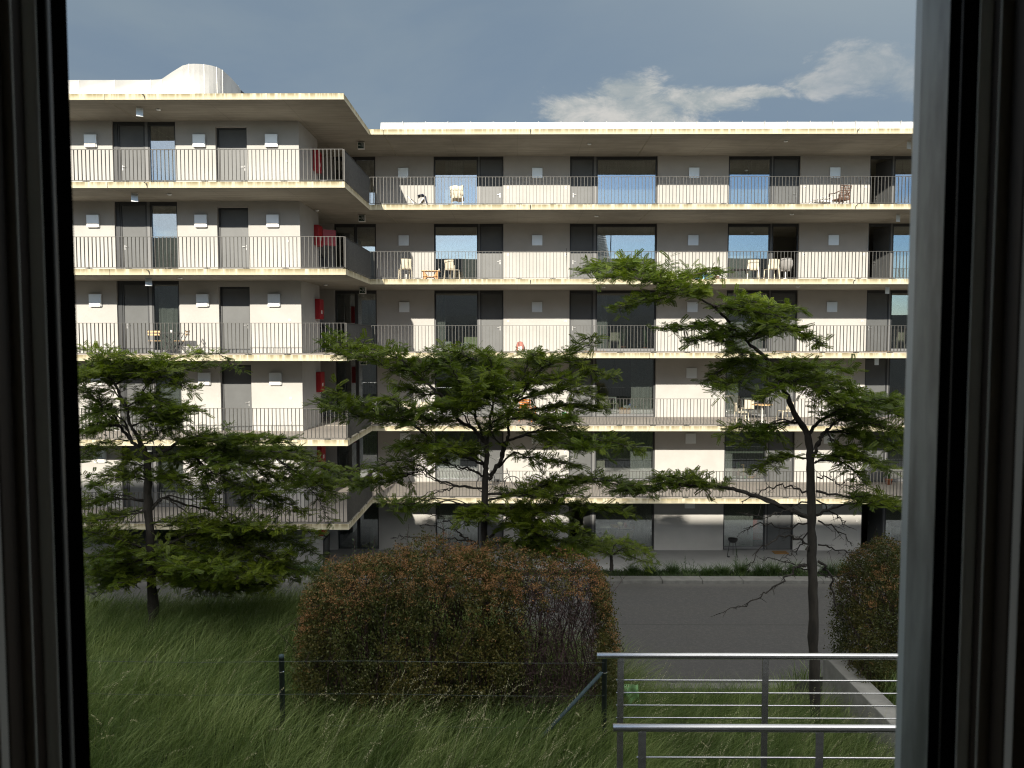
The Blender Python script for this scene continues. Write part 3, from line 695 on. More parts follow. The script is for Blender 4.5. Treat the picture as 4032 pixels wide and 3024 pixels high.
for x0, x1, mt, lab in ((2735, 2768, 'lightblue', 'light blue crate left of the deep blue crate on the fourth floor balcony'), (2770, 2800, 'blue', 'deep blue crate right of the light blue crate on the fourth floor balcony')):
    a, c = XA(x0, 30.6), XA(x1, 30.6); z = dk(1)
    s = MB(); s.box(a, c, 30.45, 30.80, z, z+.02); s.box(a, c, 30.45, 30.465, z+.02, z+.23); s.box(a, c, 30.785, 30.80, z+.02, z+.23); s.box(a, a+.015, 30.465, 30.785, z+.02, z+.23); s.box(c-.015, c, 30.465, 30.785, z+.02, z+.23); s.box(a-.01, c+.01, 30.44, 30.455, z+.2, z+.24)
    tag(s.build('crate', M[mt]), lab, 'crate', 'plastic crates on the fourth floor balcony')
a = XA(2812, 30.7); o = MB().box(a-.1, a+.14, 30.55, 30.85, dk(1), dk(1)+.16).build('toolbox', M['wicker'], None, bevel=.02); tag(o, 'dark brown box right of the blue crates on the fourth floor balcony', 'box')
# bistro set, third floor left wing
z = dk(2)
X, Y = XA(668, 27.0), 27.0
t = empty('bistro_table', (X, Y, z), 0, 'small folding bistro table with black crossed legs on the third floor left balcony', 'table')
MB().box(-.30, .36, -.25, .25, .71, .735).build('tabletop', M['dark'], t)
f = MB()
for sy in (-.2, .2): f.bar((-.27, sy, .70), (.27, sy, .0), .022); f.bar((.27, sy, .70), (-.27, sy, 0), .022)
for sx in (-.27, .27): f.bar((sx, -.2, .005), (sx, .2, .005), .02)
f.build('legs', M['black'], t)
def bistro_chair(X, Y, rz, lab, label2=False):
    t = empty('bistro_chair', (X, Y, z), R(rz), lab, 'chair', 'folding chairs of the bistro set')
    s = MB()
    for k in range(5): s.box(-.20, .20, -.19+.082*k, -.125+.082*k, .44, .455)
    s.build('seat', M['lightwood'], t)
    s = MB(); s.box(-.20, .20, .235, .25, .74, .80); s.box(-.20, .20, .225, .24, .64, .70); s.build('backrest', M['lightwood'], t)
    f = MB()
    for sx in (-.2, .2): f.bar((sx, .245, .82), (sx, -.22, 0), .018, .02); f.bar((sx*.9, -.18, .44), (sx*.9, .26, 0), .018, .02)
    f.bar((-.2, -.2, .02), (.2, -.2, .02), .016); f.bar((-.18, .25, .02), (.18, .25, .02), .016); f.build('frame', M['black'], t)
    return t
bistro_chair(XA(612, 27.1), 27.1, 195, 'folding wooden chair with its slatted back to the railing, left of the bistro table')
bistro_chair(XA(712, 27.0), 27.0, -85, 'folding wooden chair seen from the side, right of the bistro table')
o = MB().lathe([(0, 0), (.03, 0), (.035, .09), (0, .09)], (XA(676, 27), 27, z+.736), 10).build('glass_cup', M['white'], None, True); tag(o, 'small glass on the bistro table', 'glass')
# third floor, right wing
def hbox(name, x0, x1, Y, i, h0, h1, m, lab, cat, d=.3, bev=.01):
    o = MB().box(XA(x0, Y), XA(x1, Y), Y, Y+d, dk(i)+h0, dk(i)+h1).build(name, M[m], None, bevel=bev); return tag(o, lab, cat)
hbox('storage_box', 1750, 1776, 33.75, 2, .03, .42, 'white', 'white box standing at the left of the third floor window', 'box')
hbox('panel_board', 1827, 1880, 34.2, 2, .03, .62, 'lime', 'pale lime board behind the red vase in the third floor window', 'board', .03)
hbox('white_case', 1828, 1846, 33.8, 2, .03, .40, 'white', 'narrow white case beside the red vase in the third floor window', 'box', .2)
s = MB().lathe([(0, 0), (.085, 0), (.075, .05), (.015, .12), (.012, .26), (0, .26)], (XA(1859, 33.75), 33.8, dk(2)+.02), 14).build('vase', mat('red glazed', (.45, .01, .02), .3), None, True); tag(s, 'red long necked vase in the third floor window', 'vase')
t = empty('backpack', (XA(2048, 33.1), 33.0, dk(2)), 0, 'pink backpack leaning on the lit third floor wall above the middle tree', 'backpack')
s = MB().lathe([(0, 0), (.15, .01), (.165, .15), (.155, .28), (.12, .38), (.05, .42), (0, .425)], n=16); s.v = [(x, y*.6, zz) for x, y, zz in s.v]; s.build('body', M['pink'], t, True)
MB().box(-.085, .085, -.135, -.09, .03, .21).build('pocket', M['white'], t, bevel=.02)
MB().tube([(-.1, -.06, .40), (-.06, -.11, .30), (-.06, -.12, .20)], .012, 6).build('strap', M['dark'], t)
# house plants in the wide third floor window
def plant(name, X, Y, z, h, w, nl, lab, m='plantgreen', pot='terracotta', potr=.10, arch=1.0, leafw=.03):
    t = empty(name, (X, Y, z), 0, lab, 'plant')
    if pot: MB().lathe([(0, 0), (potr*.75, 0), (potr, potr*1.5), (potr*1.05, potr*1.5), (potr*1.05, potr*1.7), (0, potr*1.6)], n=16).build('pot', M[pot], t, True)
    s = MB(); b0 = potr*1.5 if pot else 0
    for k in range(nl):
        a = random.uniform(0, 6.28); hh = h*random.uniform(.5, 1); ww = w*random.uniform(.4, 1); pts = []
        dxn, dyn = math.cos(a), math.sin(a)*.6
        for q in range(5):
            u_ = q/4; pts.append((dxn*ww*u_**1.5, dyn*ww*u_**1.5, b0+hh*(u_-arch*.45*u_**3)))
        sx, sy = -dyn, dxn; o0 = len(s.v)
        for q, p in enumerate(pts):
            wd = leafw*math.sin(math.pi*(.12+.86*q/4)); s.v += [(p[0]+sx*wd, p[1]+sy*wd, p[2]), (p[0]-sx*wd, p[1]-sy*wd, p[2]+.004)]
        for q in range(4): s.f.append((o0+2*q, o0+2*q+1, o0+2*q+3, o0+2*q+2))
    s.build('foliage', M[m], t); return t
plant('house_plant', XA(2455, 34.1), 34.1, dk(2), 1.5, .45, 60, 'tall stringy house plant indoors on the third floor', potr=.12, leafw=.012)
plant('cactus_plant', XA(2540, 34.0), 34.0, dk(2), 1.25, .22, 22, 'tall green broad leaved plant at the right of the third floor plant window', potr=.10, leafw=.06, arch=.3)
hbox('planter_box', 2434, 2484, 33.8, 2, .02, .10, 'white', 'flat white tray on the sill of the third floor plant window', 'tray', .15)
for k, (x0, x1, i, lab) in enumerate(((2300, 2385, 2, 'orange brown doormat at the third floor door left of the plant window'), (3056, 3134, 2, 'orange doormat at the third floor door behind the tree'), (3424, 3510, 2, 'reddish doormat at the third floor door on the far right'), (3068, 3125, 5, 'light brown doormat at the ground floor door right of the grill'))):
    hbox('doormat', x0, x1, 32.75, i, .001, .02, 'coir', lab, 'doormat', .45, 0)
# second floor
X, Y, z = XA(3006, 31.2), 31.2, dk(3)
t = empty('round_wooden_table', (X, Y, z), 0, 'round table with a light wood top on a white foot, second floor balcony', 'table')
MB().lathe([(0, .70), (.40, .70), (.41, .715), (.40, .73), (0, .73)], n=28).build('tabletop', M['lightwood'], t, True)
MB().bar((0, 0, .7), (0, 0, .03), .04).build('stem', M['white'], t); MB().lathe([(0, 0), (.22, 0), (.22, .015), (.03, .04)], n=18).build('foot', M['white'], t, True)
t = empty('orange_armchair', (XA(2077, 31.6), 31.6, z), R(160), 'orange slatted armchair behind the right branches of the middle tree', 'chair')
s = MB()
for k in range(5): s.box(-.25, .25, -.25+.1*k, -.17+.1*k, .38, .40)
s.build('seat', M['orange'], t); s = MB()
for k in range(5): s.box(-.25, .25, .25+.02*k, .27+.02*k, .45+.1*k, .52+.1*k)
s.build('backrest', M['orange'], t)
for sx in (-1, 1):
    MB().box(sx*.27-.03, sx*.27+.03, -.27, .27, .58, .60).build('arm', M['orange'], t)
    for yy in (-.24, .24): MB().bar((sx*.27, yy, .58), (sx*.27, yy, 0), .035).build('leg', M['orange'], t)
hbox('side_cabinet', 612, 682, 28.6, 0, .02, .62, 'cream', 'pale low cabinet behind the top floor window of the left wing', 'cabinet', .3)
plant('flower_box', XA(648, 28.7), 28.7, dk(0)+.62, .34, .30, 40, 'white flowering plants on the cabinet behind the top left window', 'straw', 'dark', .10, .5, .03)
hbox('green_bucket', 2213, 2232, 32.6, 3, 0, .26, 'green_plastic', 'small green bucket by the second floor door', 'bucket', .2)
hbox('side_box', 1567, 1612, 31.0, 3, .62, .80, 'cream', 'cream crate resting on the white chair of the second floor balcony', 'box', .3)
hbox('cardboard_box', 2440, 2512, 33.75, 3, .02, .36, 'wood', 'orange brown box of laundry indoors on the second floor', 'box', .35)
s = MB(); random.seed(3)
for mt, cnt, lab in (('white', 5, 'white cloths heaped on the orange laundry box'), ('yellow', 2, 'yellow bag on the right of the laundry heap'), ('blue', 2, 'blue cloth on top of the laundry heap')):
    s = MB()
    for k in range(cnt):
        cx = XA(2465+{'white': 8*k, 'yellow': 36+5*k, 'blue': 22+6*k}[mt], 33.8); cz = dk(3)+{'white': .36, 'yellow': .36, 'blue': .44}[mt]-.04*(k % 2)
        L = []; n_ = 9
        for r in range(5):
            th = math.pi*r/4
            for q in range(n_):
                p_ = 2*math.pi*q/n_; rr = .10*(1+.35*math.sin(q*2.3+r*1.7+k)); L.append((cx+rr*math.sin(th)*math.cos(p_), 33.8+rr*math.sin(th)*math.sin(p_)*.8, cz+.07*math.cos(th)+.05))
        o0 = len(s.v); s.v += L
        for r in range(4):
            for q in range(n_): s.f.append((o0+r*n_+q, o0+r*n_+(q+1) % n_, o0+(r+1)*n_+(q+1) % n_, o0+(r+1)*n_+q))
    tag(s.build('laundry', M[mt], None), lab, 'cloth', 'heaped laundry')
for x0, x1, Y, i, lab in ((2350, 2425, 35.4, 3, 'plain indoor table behind the chairs, second floor'), (2350+580, 3010, 34.6, 3, 'white indoor table edge behind the round wooden table'), (1816, 1880, 34.6, 2, 'low white indoor bench in the third floor window')):
    a, c = XA(x0, Y), XA(x1, Y); z = dk(i); h = .74 if i == 3 else .35
    t = empty('indoor_table', ((a+c)/2, Y, z), 0, lab, 'table'); w = (c-a)/2
    MB().box(-w, w, -.3, .3, h-.03, h).build('tabletop', M['white'], t)
    for sx in (-1, 1):
        for sy in (-.26, .26): MB().bar((sx*(w-.04), sy, h-.03), (sx*(w-.04), sy, 0), .035).build('leg', M['white'], t)
# pendant lamps
for x, Y, i, lab in ((3520, 34.4, 2, 'black pendant lamp in the third floor window at the right end'), (2420, 34.8, 3, 'dark pendant lamp above the second floor indoor chairs'), (3535, 34.4, 0, 'dark pendant lamp in the top floor window at the right end')):
    t = empty('pendant_lamp', (XA(x, Y), Y, zb(i)), 0, lab, 'lamp'); MB().bar((0, 0, 0), (0, 0, -.35), .012).build('cable', M['black'], t)
    MB().lathe([(.03, -.35), (.05, -.42), (.09, -.50), (.14, -.60), (.13, -.60), (.04, -.44)], n=18).build('lamp_shade', M['black'], t, True)
# first floor
plant('house_plant', XA(2915, 34.0), 34.0, dk(4)+.2, .75, .35, 40, 'leafy hanging plant at the left under the roller blind', potr=.09, leafw=.035)
plant('dracaena', XA(2980, 34.0), 34.0, dk(4)+.1, .85, .42, 34, 'spiky dracaena indoors under the roller blind', potr=.09, leafw=.014)
plant('house_plant', XA(3000, 33.75), 33.8, dk(4)+.02, .45, .16, 14, 'small upright broad leaved plant right of the dracaena', potr=.06, leafw=.03, arch=.2)
s = MB()
for k, (x, mt) in enumerate(((2902, 'white'), (2925, 'white'), (2945, 'green_plastic'), (2962, 'yellow'), (2974, 'orange'))):
    o = MB().lathe([(0, 0), (.05, 0), (.065, .10), (.055, .14+.02*(k % 2)), (0, .14)], (XA(x, 33.7), 33.72, dk(4)+.05), 12).build('flower_pot', M[mt], None, True)
    tag(o, ['white pot at the left end of the first floor window sill', 'second white pot on the first floor window sill', 'green pot in the middle of the first floor window sill', 'yellow pot right of the green one on the window sill', 'orange pot at the right of the window sill row'][k], 'pot', 'small pots on the first floor sill')
s = MB(); X = XA(2935, 34.3); z = dk(4)
for q in ((0, .5, .03), (0, .03, .5)): pass
s.box(X, X+.04, 34.3, 34.33, z+.1, z+.62); s.box(X-.2, X+.04, 34.295, 34.335, z+.58, z+.62); s.box(X-.2, X-.17, 34.3, 34.33, z+.1, z+.58); tag(s.build('picture_frame', M['lightwood']), 'light wood picture frame among the first floor indoor plants', 'frame')
plant('potted_plant', XA(3515, 32.8), 32.8, dk(4), .55, .3, 26, 'potted plant in a terracotta pot on the first floor balcony, far right', potr=.14, leafw=.03)
# bicycle behind the middle trunk
def bicycle():
    Y = 31.0; X0 = XA(1907, Y); X1 = XA(2018, Y); z = dk(4); r = .33
    t = empty('bicycle', ((X0+X1)/2, Y, z), 0, 'bicycle parked on the first floor balcony behind the middle trunk', 'bicycle'); w = (X1-X0)/2
    for sx in (-1, 1):
        ty = MB().tube([(sx*w+r*math.cos(a), 0, r+r*math.sin(a)) for a in np.linspace(0, 2*math.pi, 29)], .020, 6, False).build('wheel', M['black'], t, True)
        s = MB()
        for k in range(12): a = k*math.pi/6; s.bar((sx*w, 0, r), (sx*w+.31*math.cos(a), 0, r+.31*math.sin(a)), .004)
        s.build('spokes', M['steel'], ty)
    f = MB(); bb = (-.08, 0, .30); st = (-.22, 0, .78); hd = (.38, 0, .78)
    for a, c in ((bb, st), (st, hd), (bb, (.36, 0, .66)), (bb, (-w, 0, r)), (st, (-w, 0, r)), (hd, (w, 0, r)), (hd, (.34, 0, .95))): f.tube([a, c], .018, 7)
    f.build('frame', M['dark'], t); MB().bar((.34, -.25, .95), (.34, .25, .95), .025).build('handlebar', M['black'], t); MB().box(-.33, -.10, -.06, .06, .84, .89).build('saddle', M['black'], t, bevel=.02)
    MB().box(-.62, -.36, -.18, .18, .68, .90).build('basket', M['white'], t)
bicycle()
# ground floor: grill, dining table, sofa
X, Y = XA(2898, 32.4), 32.4
t = empty('charcoal_grill', (X, Y, ZG), 0, 'round black charcoal grill on three legs on the ground floor terrace', 'grill')
MB().lathe([(0, .60), (.15, .62), (.20, .70), (.21, .76), (.215, .77), (.20, .77), (.18, .71), (0, .69)], n=24).build('bowl', M['black'], t, True)
for k in range(3): a = 1.2+k*2.09; MB().bar((.13*math.cos(a), .13*math.sin(a), .64), (.24*math.cos(a), .24*math.sin(a), .0), .022).build('leg', M['black'], t)
MB().lathe([(0, 0), (.06, .0), (.06, .04), (0, .04)], (-.2, -.1, 0), 14).build('ash_cup', M['black'], t)
X, Y = XA(2460, 34.6), 34.6
t = empty('dining_table', (X, Y, ZG), 0, 'cluttered light wood dining table inside the ground floor wide window', 'table')
MB().box(-.55, .55, -.42, .42, .72, .75).build('tabletop', M['lightwood'], t)
for sx in (-1, 1):
    for sy in (-.36, .36): MB().bar((sx*.5, sy, .72), (sx*.5, sy, 0), .045).build('leg', M['white'], t)
def tc_(x, y0, r, h, m, lab, cat, nm): o = MB().lathe([(0, 0), (r*.8, 0), (r, h*.8), (r*.9, h), (0, h)], (XA(x, 34.4), y0, ZG+.752), 14).build(nm, M[m], None, True); tag(o, lab, cat)
tc_(2428, 34.45, .12, .07, 'yellow', 'yellow bowl at the left of the dining table', 'bowl', 'bowl'); tc_(2450, 34.6, .13, .20, 'cream', 'large cream bowl in the middle of the dining table', 'bowl', 'bowl')
tc_(2448, 34.3, .028, .09, 'white', 'small white cup in front of the cream bowl', 'cup', 'cup'); tc_(2485, 34.6, .07, .26, 'grey_fabric', 'tall grey container at the right of the dining table', 'container', 'container')
hbox('cereal_carton', 2464, 2474, 34.35, 5, .75, .98, 'redcloth', 'red and white carton on the dining table', 'carton', .06)
t = empty('sofa', (XA(2960, 35.0), 35.0, ZG), 0, 'red sofa behind the curtain of the ground floor window by the grill', 'sofa')
MB().box(-1.1, 1.0, -.35, .4, .12, .45).build('seat', M['redcloth'], t, bevel=.05); MB().box(-1.1, 1.0, .2, .45, .45, .98).build('backrest', M['redcloth'], t, bevel=.05)
hbox('small_table', 3494, 3532, 34.0, 5, .35, .62, 'box', 'grey square tabletop in front of the two chairs above the right shrub', 'table', .05)

# ---------------------------------------------------------------- trees
def leaf_template(npair, L, ll, lw):
    V = []; F = []
    for k in range(npair):
        x = L*(.16+.80*k/(npair-1))
        for s in (-1, 1):
            a = R(62)*s; ca, sa = math.cos(a), math.sin(a); f = 1-.35*abs(k/(npair-1)-.45)
            pts = [(0, 0), (.5, .5), (1, 0), (.5, -.5)]
            o = len(V)
            for px, py in pts:
                lx, ly = px*ll*f, py*lw
                V.append((x+ca*lx-sa*ly, sa*lx+ca*ly, -.10*L*(x/L)**2-.12*lx))
            F.append((o, o+1, o+2, o+3))
    return np.array(V), np.array(F)
def place(TV, TF, pos, dirs, roll, scale):
    "copies of a template: local x along dirs, z roughly up"
    n = len(pos); d = dirs/np.linalg.norm(dirs, axis=1, keepdims=True)
    up = np.tile([0, 0, 1.], (n, 1)); s = np.cross(up, d); s /= np.linalg.norm(s, axis=1, keepdims=True)+1e-9; w = np.cross(d, s)
    c, q = np.cos(roll)[:, None], np.sin(roll)[:, None]; s2 = s*c+w*q; w2 = -s*q+w*c
    V = pos[:, None, :] + scale[:, None, None]*(TV[None, :, 0:1]*d[:, None, :]+TV[None, :, 1:2]*s2[:, None, :]+TV[None, :, 2:3]*w2[:, None, :])
    F = TF[None]+(np.arange(n)*len(TV))[:, None, None]
    return V.reshape(-1, 3), F.reshape(-1, TF.shape[1])
def smooth_path(pts, sub=5, jit=.0):
    p = [np.array(q, float) for q in pts]; p = [2*p[0]-p[1]]+p+[2*p[-1]-p[-2]]; out = []
    for i in range(1, len(p)-2):
        for k in range(sub):
            t = k/sub; a, b_, c, d = p[i-1:i+3]
            out.append(.5*((2*b_)+(-a+c)*t+(2*a-5*b_+4*c-d)*t*t+(-a+3*b_-3*c+d)*t**3))
    out.append(p[-2]); out = np.array(out)
    if jit and len(out) > 2: out[1:-1] += rng.normal(0, jit, (len(out)-2, 3))
    return out
def make_tree(name, label, Y0, trunk, limbs, seed, dens=1.0, lscale=1.0, sib=1, jit=1.):
    """trunk: [(px,py,r)], limbs: [(points in display px, r0, leaf start 0..1 or None, depth change, spread)]"""
    global rng; rng = np.random.default_rng(seed)
    base = PD(trunk[0][0], trunk[0][1], Y0)
    t = empty(name, (0, 0, 0), 0, label, 'tree', 'feathery locust trees')
    tp = smooth_path([PD(x, y, Y0) for x, y, r in trunk], 5, .006); rr = np.interp(np.linspace(0, 1, len(tp)), np.linspace(0, 1, len(trunk)), [r for *_, r in trunk])
    rr = rr*(1+.07*rng.normal(size=len(rr)))
    MB().tube([tuple(q) for q in tp], list(rr), 12).build('trunk', M['bark'], t, True)
    br = MB(); LP_, LD_, LS_ = [], [], []
    def twig(p0, d, L, r, leaves, depth=0):
        n = max(3, int(L/.07)); pts = [p0]; dd = d.copy()
        for k in range(n):
            dd = dd+rng.normal(0, .17, 3)*np.array([1, 1, .6]); dd[2] -= (.02 if leaves else .05); dd /= np.linalg.norm(dd); pts.append(pts[-1]+dd*(L/n))
        br.tube([tuple(q) for q in pts], list(np.linspace(r, r*.35, n+1)), 4, False)
        if leaves:
            m = max(2, int(L/.022*dens)); ts = np.sort(rng.uniform(.08, 1.02, m))
            P_ = np.array(pts)
            for u_ in ts:
                f = min(u_, .999)*n; k = int(f); p = P_[k]+(P_[k+1]-P_[k])*(f-k); dr = P_[k+1]-P_[k]; dr /= np.linalg.norm(dr)
                sd = np.cross(dr, [0, 0, 1]); sd /= np.linalg.norm(sd)+1e-9; sg = rng.choice([-1, 1])
                LP_.append(p+rng.normal(0, .008, 3)); LD_.append(dr*rng.uniform(.1, .9)+sd*sg*rng.uniform(.3, 1)+np.array([0, 0, rng.uniform(-.35, .40)])); LS_.append(rng.uniform(.5, 1.3)*lscale)
        else:
            for k in range(1, n):
                if rng.random() < .8: q = pts[k]; e = rng.normal(0, 1, 3); e /= np.linalg.norm(e); br.tube([tuple(q), tuple(q+e*rng.uniform(.015, .05))], [r*.7, r*.15], 3, False)
                if depth == 0 and rng.random() < .24: twig(pts[k], dd*.6+rng.normal(0, .6, 3), L*.4, r*.5, False, 1)
    allimbs = []
    for pts, r0, ls, dY, spr in limbs:
        allimbs.append((pts, r0, ls, dY, spr))
        if ls is not None:
            for q in range(sib):
                e = rng.normal(0, 1, (len(pts), 2))*np.array([9, 7])*jit*np.linspace(0, 1, len(pts))[:, None]+rng.normal(0, 1, 2)*np.array([12, 9])*jit*np.linspace(0, 1, len(pts))[:, None]
                allimbs.append(([(p_[0]+a_[0], p_[1]+a_[1]) for p_, a_ in zip(pts, e)], r0*.6, max(ls, .15), -dY*rng.uniform(.4, 1.5)+rng.normal(0, .25), spr*.95))
    for L_ in allimbs:
        pts, r0, ls, dY, spr = L_
        n = len(pts); off = np.linspace(0, 1, n)**.8*dY
        # start depth follows the trunk plane; the whole limb drifts by dY
        P3 = [PD(x, y, Y0+off[k]) for k, (x, y) in enumerate(pts)]
        sp = smooth_path(P3, 6, .008+.010*(ls is None)); m = len(sp)
        br.tube([tuple(q) for q in sp], list(np.linspace(r0, max(.004, r0*.22), m)), 7, True)
        seg = np.linalg.norm(np.diff(sp, axis=0), axis=1); cum = np.concatenate([[0], np.cumsum(seg)]); tot = cum[-1]
        s = tot*(ls if ls is not None else .15)
        while s < tot:
            k = min(np.searchsorted(cum, s)-1, m-2); k = max(k, 0); f = (s-cum[k])/max(seg[k], 1e-6); p = sp[k]+(sp[k+1]-sp[k])*f; d = (sp[k+1]-sp[k])/max(seg[k], 1e-6)
            a = rng.uniform(0, 2*math.pi); out_ = np.array([math.cos(a), math.sin(a), 0])
            td = d*.7+out_*.9+np.array([0, 0, rng.uniform(-.05, .32)]); td /= np.linalg.norm(td)
            fr = s/tot; L = spr*rng.uniform(.4, 1.0)*(1.15-.55*fr)
            if ls is not None: twig(p, td, L, .0045, True); s += .036/dens
            else: twig(p, td+np.array([0, 0, -.25]), L*1.05, .0045, False); s += .085
        if ls is not None: twig(sp[-1], (sp[-1]-sp[-3]), spr*.6, .004, True)
    # short thorny twigs low on the trunk
    br.build('branches', M['bark'], t, False)
    TV, TF = leaf_template(8, .125, .029, .0145)
    V, F_ = place(TV, TF, np.array(LP_), np.array(LD_), rng.normal(0, .5, len(LP_)), np.array(LS_))
    npmesh('crown', V, F_, M['leaf'], t)
    return t, len(LP_)
D = 10.0
right_limbs = [
 ([(1452,611),(1400,590),(1330,578),(1268,588)], .014, .0, -.4, .34), ([(1452,611),(1500,592),(1545,592)], .010, .0, .3, .26),
 ([(1478,627),(1420,640),(1370,652),(1322,664)], .012, .1, .6, .26), ([(1478,627),(1430,612),(1350,600),(1300,600)], .012, .1, -.9, .3),
 ([(1542,663),(1600,648),(1660,662),(1716,668)], .013, .0, .5, .28), ([(1530,655),(1580,668),(1640,676),(1690,685)], .012, .1, -.5, .26), ([(1510,645),(1500,630),(1470,625)], .010, .0, -.7, .28),
 ([(1587,711),(1540,700),(1480,705),(1428,710)], .013, .15, .5, .24), ([(1587,711),(1550,722),(1510,735),(1490,740)], .010, .1, -.5, .22),
 ([(1616,740),(1680,708),(1730,718),(1772,748)], .014, .1, .3, .26), ([(1616,740),(1640,715),(1660,700),(1700,715)], .012, .1, -.8, .30), ([(1600,725),(1560,730),(1580,750),(1620,765)], .01, .1, .8, .25),
 ([(1658,768),(1600,782),(1560,800),(1528,820)], .014, .15, -.2, .28), ([(1658,768),(1620,800),(1580,830),(1550,845)], .012, .2, .6, .28), ([(1668,794),(1700,800),(1680,830),(1660,850)], .011, .1, -.9, .32),
 ([(1687,832),(1760,815),(1830,845),(1900,865),(1950,885)], .020, .08, .3, .34), ([(1687,832),(1740,830),(1790,850),(1850,880)], .016, .1, -.8, .36), ([(1668,794),(1720,800),(1770,790),(1830,800)], .013, .15, .8, .26),
 ([(1745,939),(1772,908),(1810,890),(1870,872),(1950,865)], .026, .25, .6, .34), ([(1755,994),(1768,955),(1784,932),(1816,906),(1890,880),(1950,900)], .024, .45, -.5, .34),
 ([(1784,932),(1830,935),(1880,950),(1940,975)], .014, .1, .4, .32), ([(1816,906),(1860,910),(1900,925),(1950,940)], .014, .1, 1.0, .32), ([(1784,932),(1810,960),(1850,975),(1890,1000)], .012, .3, -.8, .28),
 ([(1722,913),(1681,913),(1639,926),(1600,923),(1565,935)], .017, .35, .4, .24), ([(1722,905),(1690,920),(1650,940),(1600,955)], .012, .4, -.6, .22),
 ([(1745,1116),(1658,1081),(1590,1058),(1542,1050),(1494,1052),(1446,1044),(1397,1058),(1345,1061)], .032, .42, .5, .27), ([(1542,1050),(1480,1035),(1430,1030),(1395,1038)], .012, .1, -.5, .24),
 ([(1742,1061),(1687,1050),(1639,1065),(1600,1085)], .014, None, .3, .25), ([(1742,990),(1700,985),(1660,1000),(1625,1012)], .012, .2, -.3, .2),
 ([(1764,1061),(1816,1071),(1864,1077),(1945,1084)], .018, .40, .4, .30), ([(1764,1113),(1800,1097),(1864,1086),(1945,1095)], .020, .45, -.4, .30), ([(1768,994),(1816,997),(1848,1020),(1864,1042)], .014, .3, .3, .18),
 ([(1760,1000),(1790,985),(1850,985),(1920,1000)], .013, .2, .9, .25), ([(1745,1187),(1726,1161),(1684,1161),(1639,1190),(1613,1232)], .017, None, -.3, .22),
 ([(1742,1219),(1724,1220),(1702,1246),(1661,1272),(1616,1302),(1553,1325)], .018, None, -.4, .26), ([(1768,1213),(1791,1235),(1802,1291),(1813,1328),(1858,1377)], .018, None, .3, .24),
 ([(1768,1177),(1810,1187),(1858,1193)], .011, None, .2, .2), ([(1768,1125),(1810,1145),(1840,1180)], .012, None, -.3, .24), ([(1745,1130),(1690,1140),(1640,1130),(1600,1150)], .012, None, .4, .26),
 ([(1745,1085),(1700,1100),(1650,1115),(1610,1112)], .011, None, -.5, .25), ([(1764,1080),(1800,1110),(1835,1140)], .011, None, .5, .22), ([(1764,1030),(1810,1040),(1850,1060)], .011, None, -.3, .22),
 ([(1745,1150),(1720,1190),(1690,1205)], .009, None, .4, .2), ([(1768,1235),(1800,1245),(1840,1240)], .009, None, -.3, .2), ([(1745,1230),(1700,1215),(1640,1205)], .01, None, .3, .2)]
nl = make_tree('locust_tree', 'leaning locust tree at the right with a sunlit tip and bare thorny lower branches', D,
 [(1762,1560,.072), (1758,1400,.064), (1757,1300,.062), (1755,1200,.060), (1753,1100,.056), (1750,997,.050), (1745,939,.044), (1716,894,.036), (1702,861,.031), (1687,832,.028), (1668,794,.025), (1652,770,.022), (1616,740,.019), (1587,711,.017), (1571,692,.016), (1542,663,.014), (1510,645,.012), (1478,627,.011), (1452,611,.010)], right_limbs, 5, 1.1, 1., 1, .55)
